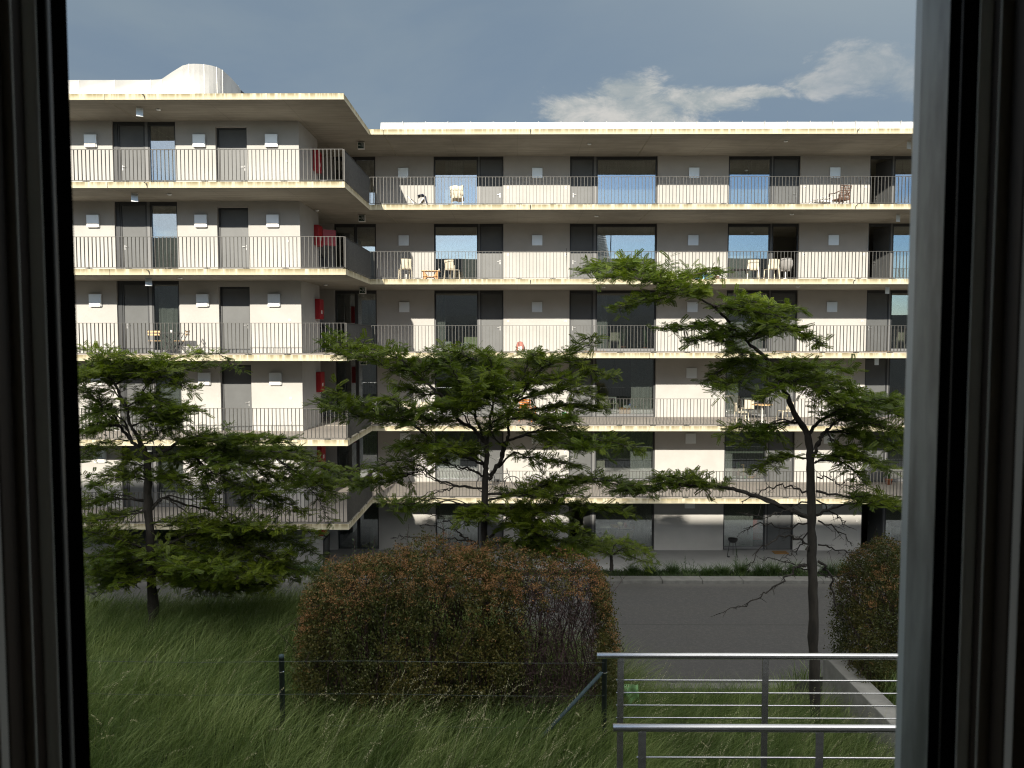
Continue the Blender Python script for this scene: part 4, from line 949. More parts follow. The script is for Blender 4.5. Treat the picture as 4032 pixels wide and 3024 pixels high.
mid_limbs = [
 ([(1052,958),(1036,945),(1019,923),(990,907),(981,874),(952,852),(920,826),(884,797),(868,778),(849,771),(810,755),(762,752),(715,735)], .026, .42, -.3, .24),
 ([(884,797),(850,800),(800,775),(750,765),(715,745)], .010, .3, .4, .22), ([(884,797),(870,790),(855,800)], .008, 0, -.2, .22), ([(952,852),(920,850),(880,840),(860,835)], .010, .2, .5, .22), ([(900,812),(930,790),(960,775),(990,765)], .010, .1, .5, .26),
 ([(1047,1005),(1000,985),(939,958),(920,939),(894,920),(858,907),(810,890),(762,868),(705,860)], .018, .45, .4, .27), ([(858,907),(820,905),(770,895),(715,885)], .010, .1, -.4, .26), ([(894,920),(870,900),(850,870),(830,860)], .009, .2, .5, .24),
 ([(1045,1029),(1023,1016),(997,1010),(974,1003),(930,985),(880,965),(862,965)], .014, .45, -.5, .26), ([(974,1003),(950,975),(930,955),(900,950)], .010, .2, .4, .24),
 ([(1042,1055),(987,1048),(939,1035),(903,1003),(858,994),(820,1005)], .014, .5, .3, .22), ([(903,1020),(870,1030),(820,1045),(770,1048),(740,1045)], .010, .1, .5, .22), ([(987,1048),(960,1060),(930,1068),(890,1090),(840,1088)], .009, .55, -.4, .16),
 ([(1045,1106),(987,1084),(939,1087),(890,1098),(850,1105)], .012, .5, .5, .14), ([(1032,1174),(1003,1158),(978,1142),(906,1136)], .013, None, .3, .2), ([(1035,1178),(990,1165),(939,1165),(890,1161),(849,1161)], .012, None, -.3, .22), ([(978,1142),(960,1120),(930,1108)], .008, None, .2, .2),
 ([(1055,1036),(1077,1003),(1090,971),(1098,939),(1097,907),(1106,874),(1126,832),(1136,794),(1150,775)], .028, .55, .3, .26), ([(1106,874),(1087,836),(1065,803),(1058,778),(1050,765)], .014, .3, -.5, .30), ([(1065,803),(1020,780),(980,770),(950,765)], .010, .1, .3, .26),
 ([(1110,868),(1126,855),(1150,825),(1171,797),(1210,771),(1242,762),(1274,741),(1292,742)], .014, .5, .2, .17), ([(1210,771),(1242,784),(1287,800),(1330,818)], .010, .2, -.3, .17), ([(1171,797),(1190,785),(1160,770),(1150,765)], .008, .0, -.5, .24),
 ([(1126,832),(1170,820),(1210,815),(1240,812)], .010, .1, .6, .24), ([(1110,868),(1165,852),(1213,843),(1261,850),(1281,856)], .013, .2, -.3, .26), ([(1100,894),(1165,885),(1229,875),(1287,886)], .014, .25, .4, .26), ([(1097,907),(1150,900),(1200,905),(1240,900)], .011, .2, -.8, .26),
 ([(1084,958),(1132,939),(1197,926),(1261,943),(1326,956),(1368,966)], .018, .3, -.3, .27), ([(1132,939),(1190,950),(1250,965),(1300,965)], .011, .1, .6, .26), ([(1077,1010),(1110,978),(1148,990),(1197,998),(1242,1003)], .014, .3, .4, .22),
 ([(1055,1068),(1132,1064),(1197,1046),(1294,1040),(1350,1050),(1400,1055)], .018, .25, .4, .27), ([(1055,1080),(1120,1070),(1180,1072),(1240,1065)], .012, .2, -.6, .28), ([(1055,1094),(1132,1098),(1197,1088),(1261,1090),(1335,1098)], .014, .15, -.3, .27), ([(1058,1100),(1110,1115),(1160,1110),(1220,1110)], .011, .2, .7, .26),
 ([(1058,1161),(1084,1139),(1132,1143),(1181,1163),(1240,1171),(1290,1180)], .017, .25, -.3, .29), ([(1084,1139),(1140,1130),(1200,1140),(1260,1145)], .012, .2, .5, .27), ([(1132,1145),(1170,1180),(1210,1195),(1250,1200)], .011, .1, -.6, .27), ([(1058,1170),(1090,1175),(1130,1185),(1180,1200)], .011, .1, .3, .26),
 ([(1048,1110),(1030,1105),(1010,1110),(1000,1118)], .009, .0, -.5, .22), ([(1048,1105),(1058,1100),(1050,1120)], .008, 0, -.6, .24),
 ([(1052,958),(1030,910),(1025,870),(1000,840),(985,810),(970,790)], .018, .5, -.6, .32), ([(1052,958),(1060,900),(1065,850),(1045,810)], .018, .5, .6, .34), ([(1025,870),(1050,850),(1080,845),(1110,835)], .012, .1, -.9, .32), ([(1030,900),(1000,880),(960,880),(930,875)], .012, .2, -.8, .30),
 ([(1019,923),(1000,890),(1010,860),(1020,830)], .012, .3, .9, .30), ([(1090,971),(1060,930),(1080,900),(1120,885)], .012, .3, -1.0, .26), ([(1045,1000),(1010,975),(980,965),(950,970)], .011, .2, -.9, .26), ([(990,907),(960,910),(930,905),(900,895)], .010, .2, .4, .24)]
nm = make_tree('locust_tree', 'broad locust tree in the middle, its trunk rising behind the brown hedge', D,
 [(1050,1330,.055), (1048,1200,.048), (1047,1130,.045), (1048,1036,.040), (1050,1000,.038), (1052,958,.030), (1040,930,.016)], mid_limbs, 6, 1.15, 1., 1, .9)
DL = 12.0
left_limbs = [
 ([(304,974),(283,950),(259,922),(242,894),(214,870),(193,852),(150,830)], .030, .5, .4, .34), ([(297,939),(283,922),(273,880),(249,831),(235,814),(214,795),(170,785)], .026, .45, -.3, .34),
 ([(249,831),(300,800),(360,790),(440,788),(515,795)], .014, .05, .3, .22), ([(249,831),(280,810),(320,805),(360,800)], .013, .1, -.6, .34), ([(235,814),(200,800),(180,800)], .010, 0, .6, .34), ([(214,800),(240,785),(280,780),(330,785)], .012, .0, .4, .30),
 ([(304,850),(330,820),(360,815),(398,835),(419,845)], .012, .2, -.3, .26), ([(273,880),(318,856),(367,875),(416,888)], .015, .1, .3, .32), ([(273,880),(310,885),(350,892),(390,895)], .012, .1, -.6, .32), ([(283,922),(330,905),(370,910),(400,905)], .012, .3, .6, .26),
 ([(259,922),(230,915),(200,915),(176,925)], .012, .1, -.4, .30), ([(242,894),(210,890),(180,900)], .011, 0, .5, .32), ([(283,950),(250,950),(210,960),(178,970)], .010, .4, -.5, .2),
 ([(318,998),(387,956),(457,950),(526,975),(596,977),(648,991),(700,1012),(758,1026)], .030, .15, -.3, .36), ([(387,956),(430,965),(490,985),(540,1000),(600,1010)], .016, .1, .6, .38), ([(318,998),(360,990),(420,985),(470,1000),(520,1020)], .018, .2, -.8, .38), ([(457,950),(500,955),(560,962),(610,970)], .012, .1, .8, .30),
 ([(596,990),(640,1020),(690,1050),(735,1080)], .012, .1, -.3, .28), ([(540,1000),(590,1030),(640,1045),(690,1040)], .012, .1, .5, .30), ([(420,985),(460,1020),(520,1050),(570,1065)], .013, .15, -.7, .34), ([(526,1020),(560,1060),(590,1090),(620,1105)], .011, .1, .2, .28),
 ([(325,1102),(353,1075),(405,1092),(457,1102),(492,1127),(526,1147)], .024, .5, .4, .24), ([(322,1040),(280,1030),(240,1035),(200,1050)], .013, .2, -.4, .26), ([(322,1040),(360,1030),(400,1040),(440,1060)], .013, .15, .6, .32), ([(318,1010),(280,1000),(250,1010),(235,1015)], .010, .3, .5, .24),
 ([(318,1085),(266,1078),(214,1085),(179,1090)], .018, .35, .3, .22), ([(325,1102),(290,1110),(240,1120),(185,1125)], .015, .3, -.5, .28),
 ([(325,1189),(370,1172),(422,1154),(492,1172),(561,1196),(615,1222),(655,1238)], .026, .2, -.3, .38), ([(422,1154),(470,1150),(530,1160),(580,1175)], .014, .1, .6, .34), ([(370,1172),(420,1190),(480,1210),(540,1230),(590,1245)], .016, .1, -.8, .40), ([(325,1189),(360,1200),(410,1220),(460,1240)], .015, .1, .8, .40),
 ([(318,1189),(249,1165),(179,1172)], .020, .2, .3, .36), ([(318,1195),(260,1195),(200,1205)], .016, .1, -.7, .40), ([(318,1205),(280,1220),(230,1235),(190,1240)], .014, .1, .6, .38), ([(325,1230),(380,1240),(450,1255),(530,1262),(590,1262)], .016, .1, -.5, .36), ([(325,1235),(290,1250),(250,1262)], .012, .2, -.6, .26), ([(326,1240),(390,1258),(460,1270),(545,1278)], .014, .15, .4, .34), ([(326,1242),(270,1252),(200,1258)], .012, .2, .3, .32), ([(492,1172),(560,1150),(620,1160),(670,1185)], .012, .1, .2, .30), ([(325,1225),(400,1215),(470,1225),(520,1225)], .013, .1, .5, .36),
 ([(325,1130),(370,1125),(420,1135),(470,1150)], .013, .3, -.8, .26), ([(540,1230),(600,1225),(650,1215)], .010, .0, .4, .28), ([(304,963),(330,950),(345,930),(370,925)], .012, .3, -.5, .24)]
nf = make_tree('locust_tree', 'dense dark locust tree at the left rising out of the long grass', DL,
 [(334,1420,.085), (330,1310,.078), (326,1206,.070), (321,1102,.064), (318,1033,.058), (318,991,.052), (306,963,.040), (297,939,.030)], left_limbs, 8, 1.0, 1.0, 2, 1.5)
DS = 25.0
sm_l = [([(1320,1200),(1290,1186),(1262,1182),(1235,1180)], .022, .2, .5, .5), ([(1320,1200),(1350,1184),(1380,1190),(1408,1205)], .022, .15, -.5, .5), ([(1320,1198),(1330,1175),(1355,1170),(1390,1185)], .02, .2, 1., .5), ([(1320,1198),(1300,1172),(1280,1165),(1255,1165)], .02, .2, -.9, .5),
 ([(1321,1199),(1340,1195),(1370,1205),(1400,1215)], .016, .3, -.8, .4), ([(1320,1200),(1310,1190),(1320,1170)], .016, .2, -1., .5)]
make_tree('locust_tree', 'small flat topped locust tree in the planting strip across the road', DS, [(1321,1232,.07), (1321,1214,.06), (1320,1198,.045)], sm_l, 9, .5, 1.5, 1, .4)
print('LEAVES', nl[1], nm[1], nf[1])
rng = np.random.default_rng(21)

# ---------------------------------------------------------------- grass
def blades(X, Y, Z, L, lean, az, wid, seg=4, curl=1.0):
    n = len(X); t = np.linspace(0, 1, seg+1)[None, :]
    bend = lean[:, None]*t**1.9; hgt = t*(1-.30*lean[:, None]*t**2*curl)
    hx = np.cos(az)[:, None]*bend*L[:, None]; hy = np.sin(az)[:, None]*bend*L[:, None]
    cx = X[:, None]+hx; cy = Y[:, None]+hy; cz = Z[:, None]+hgt*L[:, None]
    fa = rng.uniform(0, 2*np.pi, n); wx = np.cos(fa)[:, None]*wid[:, None]*(1-t**1.6)*.5; wy = np.sin(fa)[:, None]*wid[:, None]*(1-t**1.6)*.5
    V = np.stack([np.stack([cx-wx, cy-wy, cz], -1), np.stack([cx+wx, cy+wy, cz], -1)], 2)   # n, seg+1, 2, 3
    base = (np.arange(n)*(seg+1)*2)[:, None]; k = np.arange(seg)[None, :]*2
    F = np.stack([base+k, base+k+1, base+k+3, base+k+2], -1)
    return V.reshape(-1, 3), F.reshape(-1, 4)
def scatter(n, x0, x1, y0, y1, keep=None):
    X = rng.uniform(x0, x1, n); Y = rng.uniform(y0, y1, n)
    if keep is not None: m = keep(X, Y); X, Y = X[m], Y[m]
    return X, Y
def vnoise(X, Y, s, ph=0): return (np.sin(X*s*1.3+ph)*np.cos(Y*s*1.1+ph*2)+.6*np.sin(X*s*2.7+Y*s*1.9+ph)+.4*np.cos(X*s*4.9-Y*s*4.1+ph*3))/2
def infront(X, Y): return (np.abs(X) < .70*Y+1.0)
Vs, Fs, off = [], [], 0
for (n, x0, x1, y0, y1, Lm) in ((52000, -9.0, 1.6, 6.0, 9.4, .62), (56000, -13.5, .9, 9.2, 13.4, .60), (20000, 1.2, 5.2, 6.9, 10.6, .72), (5000, 4.9, 8, 6.5, 12, .5)):
    def keep(X, Y):
        k = infront(X, Y) & ~((X > 4.46) & (X < 4.82))
        k &= ~((X > -2.3) & (X < 1.1) & (Y > 9.0) & (Y < 9.7) & (rng.random(len(X)) < .8)); return k
    X, Y = scatter(n, x0, x1, y0, y1, keep); cl = vnoise(X, Y, 2.6)
    L = Lm*rng.uniform(.55, 1.15, len(X))*(1+.22*cl); az = -.15+.75*vnoise(X, Y, 1.6, 2.)+rng.normal(0, .75, len(X))
    lean = np.clip(rng.normal(.62, .25, len(X))+.15*cl, .1, 1.25)
    v_, f_ = blades(X, Y, ground_z(X, Y)-.02, L, lean, az, rng.uniform(.004, .010, len(X)))
    Vs.append(v_); Fs.append(f_+off); off += len(v_)
g = npmesh('long_grass', np.concatenate(Vs), np.concatenate(Fs), M['grass'], None, True); tag(g, 'long uncut meadow grass leaning in the shade', 'grass', kind='stuff')
# coarse grass down the slope, at the road verge and behind the kerb
X, Y = scatter(16000, -14, 12, 12.5, 16.7); v1, f1 = blades(X, Y, ground_z(X, Y)-.02, rng.uniform(.3, .6, len(X)), rng.uniform(.2, .9, len(X)), rng.uniform(0, 6.28, len(X)), rng.uniform(.008, .014, len(X)), 3)
tag(npmesh('slope_grass', v1, f1, M['grass'], None, True), 'rough grass on the slope above the road', 'grass', kind='stuff')
# seed stalks
X, Y = scatter(560, -5.5, 4.4, 6.6, 9.6, lambda X, Y: infront(X, Y) & ((X > -2.2) | (rng.random(len(X)) < .35)))
n = len(X); L = rng.uniform(.7, 1.12, n); az = rng.normal(-.2, .8, n); lean = rng.uniform(.15, .8, n)
v1, f1 = blades(X, Y, ground_z(X, Y), L, lean, az, np.full(n, .0038), 6); 
t = np.linspace(.78, 1, 9); hv, hf = [], []
for k in range(n):
    for q, tt in enumerate(t):
        b_ = lean[k]*tt**1.9*L[k]; c = np.array([X[k]+math.cos(az[k])*b_, Y[k]+math.sin(az[k])*b_, ground_z(X[k], Y[k])+tt*(1-.30*lean[k]*tt**2)*L[k]])
        for s in range(3):
            e = rng.normal(0, 1, 3); e /= np.linalg.norm(e); w = np.cross(e, [0, 0, 1.]); w /= np.linalg.norm(w)+1e-9; o = len(hv)
            hv += [c, c+e*.007+w*.003, c+e*.015, c+e*.007-w*.003]; hf.append((o, o+1, o+2, o+3))
tag(npmesh('seed_stalks', np.concatenate([v1, np.array(hv)]), np.concatenate([f1, np.array(hf)+len(v1)]), M['straw']), 'pale grass seed heads nodding above the grass', 'grass', kind='stuff')

# ---------------------------------------------------------------- hedge and right shrub
def quads(P_, size, mat_, name, parent, aspect=.6, flat=.5):
    n = len(P_); d = rng.normal(0, 1, (n, 3)); d /= np.linalg.norm(d, axis=1, keepdims=True); w = rng.normal(0, 1, (n, 3)); w[:, 2] *= flat
    w = np.cross(d, w); w /= np.linalg.norm(w, axis=1, keepdims=True)+1e-9; s = (size*rng.uniform(.6, 1.25, n))[:, None]
    V = np.stack([P_-d*s*.5, P_+w*s*aspect*.5, P_+d*s*.5, P_-w*s*aspect*.5], 1).reshape(-1, 3)
    return npmesh(name, V, np.arange(4*n).reshape(n, 4), mat_, parent)
def bush(name, label, cat, prof, y0, y1, zbase, nleaf, nbl, nst, dead=None, seed=3, shoots=(), lmat='hleaf'):
    """prof: [(x, top z)] outline along X"""
    global rng; rng = np.random.default_rng(seed)
    t = empty(name, (0, 0, 0), 0, label, cat); px = np.array([p[0] for p in prof]); pz = np.array([p[1] for p in prof]); x0, x1 = px[0], px[-1]; ym, yh = (y0+y1)/2, (y1-y0)/2
    def top(X, Y):
        r = np.clip(np.abs(Y-ym)/yh, 0, 1)
        e = np.minimum((X-x0)/.28, (x1-X)/.28).clip(0, 1)
        return zbase+(np.interp(X, px, pz)-zbase)*(1-.15*r**2.5)*(.78+.22*np.sqrt(e))+.13*vnoise(X*2.1, Y*2.1, 2.6, 1)+.09*vnoise(X, Y, 9, 3)
    # clumped leaves: clump centres near the outer shell
    nc = 1100; X = rng.uniform(x0, x1, nc*4); Y = rng.uniform(y0, y1, nc*4); T = top(X, Y); u_ = rng.random(nc*4)
    Z = zbase+(T-zbase)*(1-(1-u_)**1.0*.98)
    fy = np.abs(Y-ym)/yh; outer = (fy > .45)*.9+(1-(T-Z)/(T-zbase) > .75)*.9+((X-x0 < .25) | (x1-X < .25))*.6
    bare = np.zeros(len(X))
    if dead is not None: bare = ((X > dead[0]) & (X < dead[1]) & (Z < T-.12))*.88
    holes = (vnoise(X*1.7, Z*1.7, 3.1, 5) > .55) & (Z < T-.35)
    k = (rng.random(len(X)) < np.clip(outer, .12, 1)*(1-bare)*np.where(holes, .25, 1)); X, Y, Z, T = X[k], Y[k], Z[k], T[k]
    m = rng.integers(0, len(X), nleaf); r = rng.normal(0, .042, (nleaf, 3)); C = np.stack([X[m], Y[m], Z[m]], 1)+r
    quads(C, .032, M[lmat], 'foliage', t)
    # blossom heads on the upper surface
    if nbl:
        X = rng.uniform(x0+.02, x1-.02, nbl*3); Y = ym-yh+rng.random(nbl*3)**1.4*2*yh; T = top(X, Y); dz = rng.exponential(.16, nbl*3); Z = T-dz+.015
        k = (Z > zbase+.5) & ((dz < .12) | (Y < ym-.1)) & (rng.random(nbl*3) < .35+.65*(vnoise(X, Z, 5, 2) > -.1))
        if dead is not None: k &= ~((X > dead[0]) & (X < dead[1]) & (dz > .08) & (rng.random(len(X)) < .9))
        X, Y, Z = X[k][:nbl], Y[k][:nbl], Z[k][:nbl]
        C = np.repeat(np.stack([X, Y, Z], 1), 16, 0); r = rng.normal(0, 1, (len(C), 3))*np.array([.026, .026, .010]); quads(C+r, .016, M['blossom'], 'blossom', t, .8, 2.)
    s = MB()
    for k in range(nst):
        x = rng.uniform(x0+.1, x1-.1); y = rng.uniform(y0+.15, y1-.15); tz = float(top(np.array(x), np.array(y))); pts = [(x, y, zbase-.1)]
        for q in range(1, 5): pts.append((x+rng.normal(0, .05)*q, y+rng.normal(0, .04)*q, zbase+(tz-zbase)*q/4.3))
        s.tube(pts, [.007, .006, .005, .004, .002], 4, False)
    s.build('stems', M['deadtwig'], t)
    if dead is not None:
        s = MB()
        for k in range(1700):
            x = rng.uniform(*dead[:2]); y = rng.uniform(y0, ym); tz = float(top(np.array(x), np.array(y))); z = rng.uniform(zbase+.2, tz-.03); d = rng.normal(0, 1, 3); d[2] = abs(d[2])*.8; d /= np.linalg.norm(d); L = rng.uniform(.06, .2)
            q = np.array([x, y, z]); s.tube([tuple(q), tuple(q+d*L*.5+rng.normal(0, .01, 3)), tuple(q+d*L)], [.0035, .003, .001], 3, False)
        s.build('dead_twigs', M['deadtwig'], t)
    sh = MB(); C = []
    for x, y, h in shoots:
        tz = float(top(np.array(x), np.array(y))); pts = [(x, y, tz-.2), (x+.01, y, tz+h*.4), (x+.03*(1 if int(x*10) % 2 else -1), y, tz+h)]
        sh.tube(pts, [.005, .004, .0015], 4, False)
        for q in range(int(h/.028)): f = q*.028/h; C.append((x+.015*(1 if q % 2 else -1)+.02*f, y, tz+h*f))
    if shoots: sh.build('shoots', M['deadtwig'], t); quads(np.array(C), .034, M['weed'], 'shoot_leaves', t, .55)
    return t
HY0, HY1 = 8.85, 9.75
def hx(px, Y=9.2): return PD(px, 1250, Y)[0]
def hz(py, Y=9.2): return PD(1000, py, Y)[2]
hp = [(hx(648), hz(1290)), (hx(675), hz(1240)), (hx(720), hz(1228)), (hx(790), hz(1205)), (hx(850), hz(1200)), (hx(900), hz(1175)), (hx(960), hz(1178)), (hx(1020), hz(1190)), (hx(1080), hz(1182)), (hx(1130), hz(1195)), (hx(1180), hz(1215)), (hx(1240), hz(1208)), (hx(1290), hz(1218)), (hx(1320), hz(1260)), (hx(1332), hz(1330))]
bush('hedge', 'wide unclipped hedge covered in faded orange brown blossom above the long grass', 'hedge', hp, HY0, HY1, -4.62, 100000, 1900, 240, dead=(hx(1130), hx(1285)), seed=3, shoots=((hx(763), 9.2, .38), (hx(806), 9.2, .24), (hx(876), 9.3, .30), (hx(957), 9.2, .15)))
sx = lambda px: PD(px, 1250, 10.6)[0]
sz = lambda py: PD(1000, py, 10.6)[2]
bush('shrub', 'tall brownish green shrub at the right beside the window edge and concrete wall', 'shrub', [(sx(1838), sz(1240)), (sx(1855), sz(1195)), (sx(1900), sz(1180)), (sx(1950), sz(1172)), (sx(2010), sz(1200)), (sx(2100), sz(1210)), (sx(2140), sz(1260))], 10.1, 11.3, -5.0, 85000, 700, 120, seed=4, shoots=((sx(1886), 10.6, .22), (sx(1915), 10.6, .18)))
rng = np.random.default_rng(31)

# ---------------------------------------------------------------- planting strip across the road
def mktuft(name, px, Y, h, n, lab, wide=.35):
    X0 = PD(px, 1240, Y)[0]; z = float(ground_z(X0, Y)); r = np.abs(rng.normal(0, .09, n)); a = rng.uniform(0, 6.28, n)
    v_, f_ = blades(X0+r*np.cos(a), Y+r*np.sin(a), np.full(n, z-.02), h*rng.uniform(.7, 1.15, n), rng.uniform(.3, 1.1, n), a, np.full(n, .011), 4)
    return tag(npmesh(name, v_, f_, M['tuft'], None, True), lab, 'grass tuft', 'ornamental grass tufts along the kerb')
for k, (px, h, lab) in enumerate([(1405, .42, 'large spreading grass tuft just right of the small flat tree'), (1365, .32, 'low grass tuft beneath the small flat tree'), (1452, .36, 'grass tuft left of the forked weeds'), (1530, .32, 'short grass tuft below the grill, left of two'), (1562, .34, 'short grass tuft below the grill, right of two'),
    (1600, .40, 'grass tuft between grill and doormat below the terrace'), (1642, .42, 'fine grass tuft below the left edge of the doormat'), (1672, .44, 'upright grass tuft below the doormat'), (1715, .38, 'grass tuft just left of the right trunk'), (1790, .46, 'large pale grass tuft just right of the right trunk'), (1825, .44, 'grass tuft beside the right shrub')]):
    mktuft('grass_tuft', px, 25.15+.1*(k % 3), h*1.35, 300, lab)
X, Y = scatter(15000, -16, 13, 24.95, 25.9); hh = .10+.14*np.clip(vnoise(X, Y, 1.4)+.4, 0, 1.2)+.18*(X < -4); v1, f1 = blades(X, Y, ground_z(X, Y)-.01, hh*rng.uniform(.6, 1.4, len(X)), rng.uniform(.2, 1.2, len(X)), rng.uniform(0, 6.28, len(X)), np.full(len(X), .016), 3)
tag(npmesh('ground_cover', v1, f1, M['tuft'], None, True), 'low green ground cover between the kerb and the terrace', 'ground cover', kind='stuff')
def weed(px, Y, h, lab, side=3):
    X0 = PD(px, 1240, Y)[0]; z = float(ground_z(X0, Y)); t = empty('weed', (X0, Y, z), 0, lab, 'weed', 'tall weeds along the kerb'); s = MB(); C = []
    for b_ in range(side):
        a = rng.uniform(0, 6.28); e = rng.uniform(.05, .2) if b_ else 0; hh = h*(1 if b_ == 0 else rng.uniform(.5, .85)); pts = [(e*u_*math.cos(a)+.01*math.sin(9*u_), e*u_*math.sin(a), hh*u_) for u_ in np.linspace(0, 1, 6)]
        s.tube(pts, list(np.linspace(.007, .002, 6)), 4, False)
        for q in range(int(hh/.03)): f = .25+.75*q*.03/hh; C += [(e*f*math.cos(a)+rng.normal(0, .022), e*f*math.sin(a)+rng.normal(0, .02), hh*min(f, 1)+rng.normal(0, .01))]
    s.build('stem', M['weed'], t); quads(np.array(C), .055, M['weed'], 'leaves', t, .4)
for px, h, lab in ((1480, .50, 'forked leafy weed in the strip left of the grill'), (1498, .42, 'thistle like weed in the strip below the grill'), (1590, .72, 'tallest leafy weed standing right of the grill'), (1612, .52, 'bushy weed close right of the tallest one'), (1648, .50, 'thin pale weed near the doormat'), (1832, .46, 'slim weed next to the right shrub'), (1462, .36, 'small weed right of the big spreading tuft'), (690, .55, 'leafy weed at the left end of the hedge across the road'), (640, .5, 'leafy weed across the road left of the end wall')):
    weed(px, 25.3, h*1.25, lab)
# low bushes across the road at the left
random.seed(5)
for k, (px, h, lab) in enumerate(((600, .6, 'low bush across the road near the end wall, right of two'), (480, .6, 'low bush across the road behind the left tree'), (250, .55, 'low bush across the road at the far left'))):
    X0 = PD(px, 1240, 25.4)[0]; n = 2600; P_ = rng.normal(0, 1, (n, 3)); P_ /= np.linalg.norm(P_, axis=1, keepdims=True); P_ = P_*rng.uniform(.6, 1.05, n)[:, None]*np.array([.7, .35, h]); P_[:, 2] = np.abs(P_[:, 2])
    t = empty('low_bush', (X0, 25.45, -7.8), 0, lab, 'bush', 'low bushes across the road'); quads(P_, .05, M['weed'], 'foliage', t)
    s = MB()
    for q in range(14): a = q*.9; s.tube([(0, 0, 0), (.3*math.cos(a), .15*math.sin(a), h*.4), (.5*math.cos(a), .25*math.sin(a), h*.8)], [.01, .007, .003], 4, False)
    s.build('stems', M['deadtwig'], t)

# ---------------------------------------------------------------- stainless rails, fence, concrete wall
def steel_rail(Y, x0, zt, lab, drop):
    t = empty('handrail', (x0, Y, zt), 0, lab, 'railing', 'stainless steel handrails'); x1 = 5.2-x0
    MB().tube([(0, 0, 0), (x1, 0, -.004)], .0265, 18).build('top_rail', M['steel'], t, True)
    for px in (.195, 1.385, 2.575, 3.765):
        MB().box(px-.026, px+.026, -.006, .006, -1.95, -.035).build('post', M['steel'], t); 
    for k in range(5):
        z = -.205-.106*k; MB().tube([(.16, 0, z), (x1, 0, z-.003)], .006 if k else .007, 8).build('cross_bar', M['steel'], t, True)
    mb = MB()
    for px in (.195, 1.385, 2.575, 3.765): mb.box(px-.02, px+.02, -.02, .02, -.035, -.022)
    mb.build('saddle', M['steel'], t)
steel_rail(6.2, .660, -2.585, 'farther stainless steel handrail with thin cross bars over the grass', 0)
steel_rail(5.04, .648, -2.595, 'nearer stainless steel handrail at the bottom right', 0)
def fence():
    t = empty('wire_fence', (-2.66, 8.5, -4.6), 0, 'low wire fence with two blue green tubular posts in front of the hedge', 'fence')
    for X in (0, 3.65):
        zb_ = 1.02; p = MB().lathe([(.0, -.2), (.029, -.2), (.029, zb_), (.031, zb_), (.031, zb_+.03), (.02, zb_+.04), (0, zb_+.042)], (X, 0, 0), 16).build('post', M['fencegreen'], t, True)
        MB().lathe([(.032, 0), (.034, .006), (.032, .012)], (X, 0, zb_-.16), 14).build('clip', M['steel'], p)
    MB().tube([(3.62, 0, .86), (3.0, -.05, .2), (2.8, -.06, 0)], .021, 10).build('brace', M['fencegreen'], t, True)
    for z, r in ((1.0, .0022), (.62, .0018), (.25, .0018)):
        pts = [(x, -.03, z-.02*math.sin((x+3)/6.65*math.pi*1.7)**2) for x in np.linspace(-5, 3.65, 26)]
        MB().tube(pts, r, 5).build('wire', M['wire'], t, True)
fence()
t = empty('retaining_wall', (4.5, 5.0, -6.0), 0, 'pale concrete retaining wall with a flat top behind the handrail', 'wall')
MB().box(0, .28, 0, 6.1, 0, 1.40).build('wall', M['wallconc'], t, bevel=.012); MB().box(.282, 2.4, 5.86, 6.1, .6, 1.402).build('cross_wall', M['wallconc'], t, bevel=.012)
s = MB(); P0 = Vector(P(2490, 2735, 9.3))
for a in range(6):
    for c in range(6): s.v.append((P0.x-.10+.036*a+.01*math.sin(c), 9.3+.03*math.sin(a*1.7+c), P0.z-.22+.07*c+.01*math.cos(a*2)))
for a in range(5):
    for c in range(5): s.f.append((a*6+c, a*6+c+1, a*6+c+7, a*6+c+6))
o = s.build('plastic_sheet', mat('pale green sheet', (.22, .42, .18), .6), None, True); o.modifiers.new('thick', 'SOLIDIFY').thickness = .004; tag(o, 'pale green plastic sheet caught in the grass behind the handrail', 'sheet')

# ---------------------------------------------------------------- the house we look out of
HS = empty('house', (0, 0, 0), 0, 'dark room and window frame of the house the view is taken from', 'house')
WB, WT = -1.15, .95
YI, YO = .80, 1.035
def px2x(px, py, Y): return P(px, py, Y)[0]
RX = lambda px, Y: px2x(px, 2674, Y)
LX = lambda px, Y: px2x(px, 2724, Y)
OL, OR = -.66, .532                      # opening in the outer leaf of the wall
w = MB()
w.box(-34, OL, .95, YO, -5.2, 2.2); w.box(OR, 34, .95, YO, -5.2, 2.2); w.box(OL, OR, .95, YO, -5.2, WB); w.box(OL, OR, .95, YO, WT, 2.2)
w.box(-34, -.78, YI+.002, .948, -5.2, 2.2); w.box(.78, 34, YI+.002, .948, -5.2, 2.2); w.box(-.78, .78, YI+.002, .948, -5.2, WB-.06); w.box(-.78, .78, YI+.002, .948, WT+.06, 2.2)
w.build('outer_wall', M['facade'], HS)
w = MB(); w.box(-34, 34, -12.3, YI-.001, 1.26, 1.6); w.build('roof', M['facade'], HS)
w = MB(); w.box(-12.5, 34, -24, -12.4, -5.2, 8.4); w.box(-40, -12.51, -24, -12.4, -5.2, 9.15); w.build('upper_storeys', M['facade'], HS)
dct = MB(); pr = []
for k in range(61): pr.append((.80+(.035 if k % 4 < 2 else 0), k*.042))
dct.lathe(pr+[(0, 2.53)], (0, 0, 0), 28); o_ = dct.build('roof_duct', mat('corrugated steel', (.6, .6, .6), .3, .8), HS, True); o_.location = (8.9, -13.6, 8.4); o_.rotation_euler = (0, R(-12), 0)
MB().tube([(9.75, -13.4, 8.4), (9.75, -13.4, 11.6)], .05, 8).build('mast', M['dark'], HS)
JL, JR = LX(27, YI), RX(3965, YI)
M['room'] = mat('room paint', (.46, .45, .42), .9); M['revealdark'] = mat('dark stained reveal', (.035, .022, .014), .6)
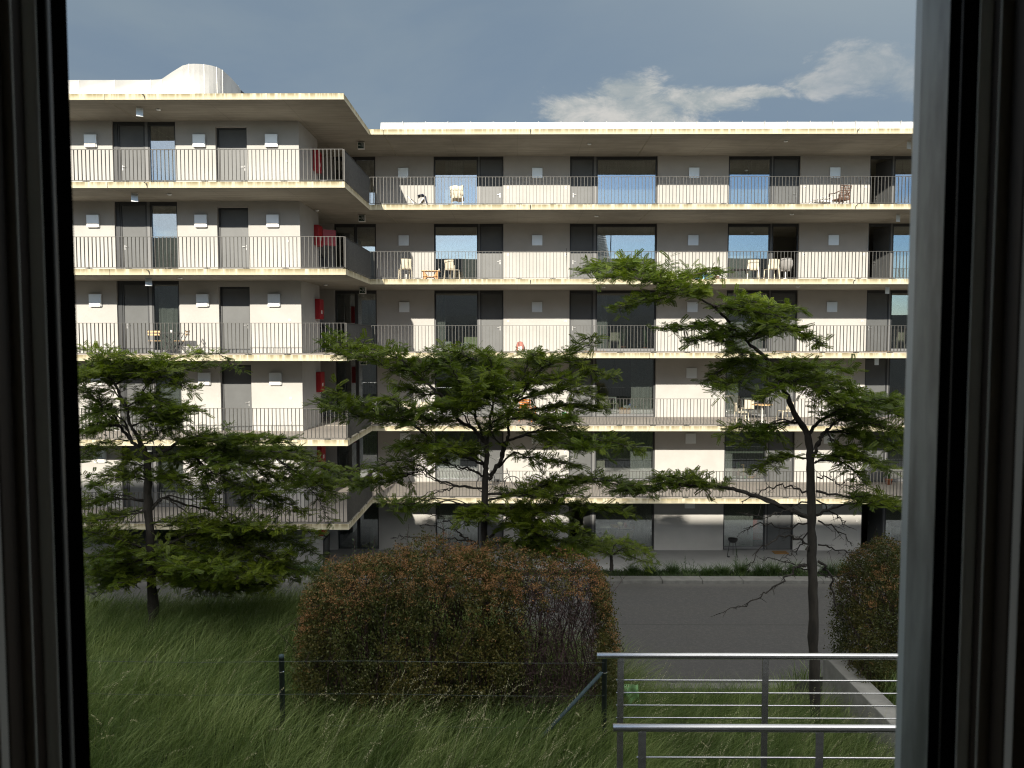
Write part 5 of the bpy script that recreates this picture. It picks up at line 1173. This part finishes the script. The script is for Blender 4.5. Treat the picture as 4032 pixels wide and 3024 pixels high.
w = MB(); w.box(-2.6, 2.4, YI-.012, YI, -1.6, WB); w.box(-2.6, JL, YI-.012, YI, WB, 1.2); w.box(JR, 2.4, YI-.012, YI, WB, 1.2); w.box(JL, JR, YI-.012, YI, WT, 1.2)
w.box(-2.7, -2.6, -3.6, YI, -1.6, 1.2); w.box(2.4, 2.5, -3.6, YI, -1.6, 1.2); w.box(-2.7, 2.5, -3.7, -3.6, -1.6, 1.2); w.build('room_wall', M['room'], HS)
MB().box(-2.6, 2.4, -3.6, YI-.013, -1.7, -1.6).build('floor', mat('oak floor', (.30, .22, .14), .5, var=.2), HS); MB().box(-2.7, 2.5, -3.7, YI, 1.2, 1.25).build('ceiling', M['room'], HS)
# window frame: upright profiles seen nearly edge on
WF = MB().box(-.775, .775, .86, .947, WT, WT+.055).build('window_frame', M['wfwhite'], HS)
MB().box(-.775, .775, .86, .947, WB-.055, WB).build('bottom_rail', M['wfwhite'], WF)
def upright(name, a, c, y0, y1, m): return MB().box(min(a, c), max(a, c), y0, y1, WB+.001, WT-.001).build(name, M[m], WF, bevel=.002)
# right jamb: thin lips with dark blocks behind them
def lipR(p0, p1, Y, m): upright('lip', RX(p0, Y), RX(p1, Y)+.02, Y, Y+.003, m)
def lipL(p0, p1, Y, m): upright('lip', LX(p0, Y)-.02, LX(p1, Y), Y, Y+.003, m)
lipR(3855, 3975, .83, 'wfwhite'); upright('rebate', RX(3821, .884), .775, .8335, .884, 'revealdark')
lipR(3775, 3821, .886, 'wfwhite'); upright('gasket', RX(3660, .943), .774, .8895, .943, 'gasket')
upright('gasket', RX(3712, .885), RX(3716, .885), .8865, .889, 'dark')
xn, xf = RX(3660, .945), RX(3556, 1.03)      # outer cladding, slightly splayed
MB().add([(xn, .945, WB+.001), (OR-.001, .945, WB+.001), (OR-.001, 1.03, WB+.001), (xf, 1.03, WB+.001), (xn, .945, WT-.001), (OR-.001, .945, WT-.001), (OR-.001, 1.03, WT-.001), (xf, 1.03, WT-.001)],
    [(0, 3, 2, 1), (4, 5, 6, 7), (0, 1, 5, 4), (1, 2, 6, 5), (2, 3, 7, 6), (3, 0, 4, 7)]).build('cladding', M['cladding'], WF)
upright('edge_trim', RX(3531, 1.05), OR-.0015, 1.031, 1.05, 'clad_light')
lipL(7, 134, .83, 'wfwhite'); upright('rebate', -.775, LX(177, .884), .8335, .884, 'revealdark')
lipL(177, 229, .886, 'wfwhite'); upright('gasket', -.774, LX(350, .98), .8895, .98, 'gasket')
upright('gasket_lip', LX(279, .90), LX(287, .90), .893, .900, 'frame_light')
upright('recess', JR, .776, YI+.003, .828, 'revealdark'); upright('recess', -.776, JL, YI+.003, .828, 'revealdark')
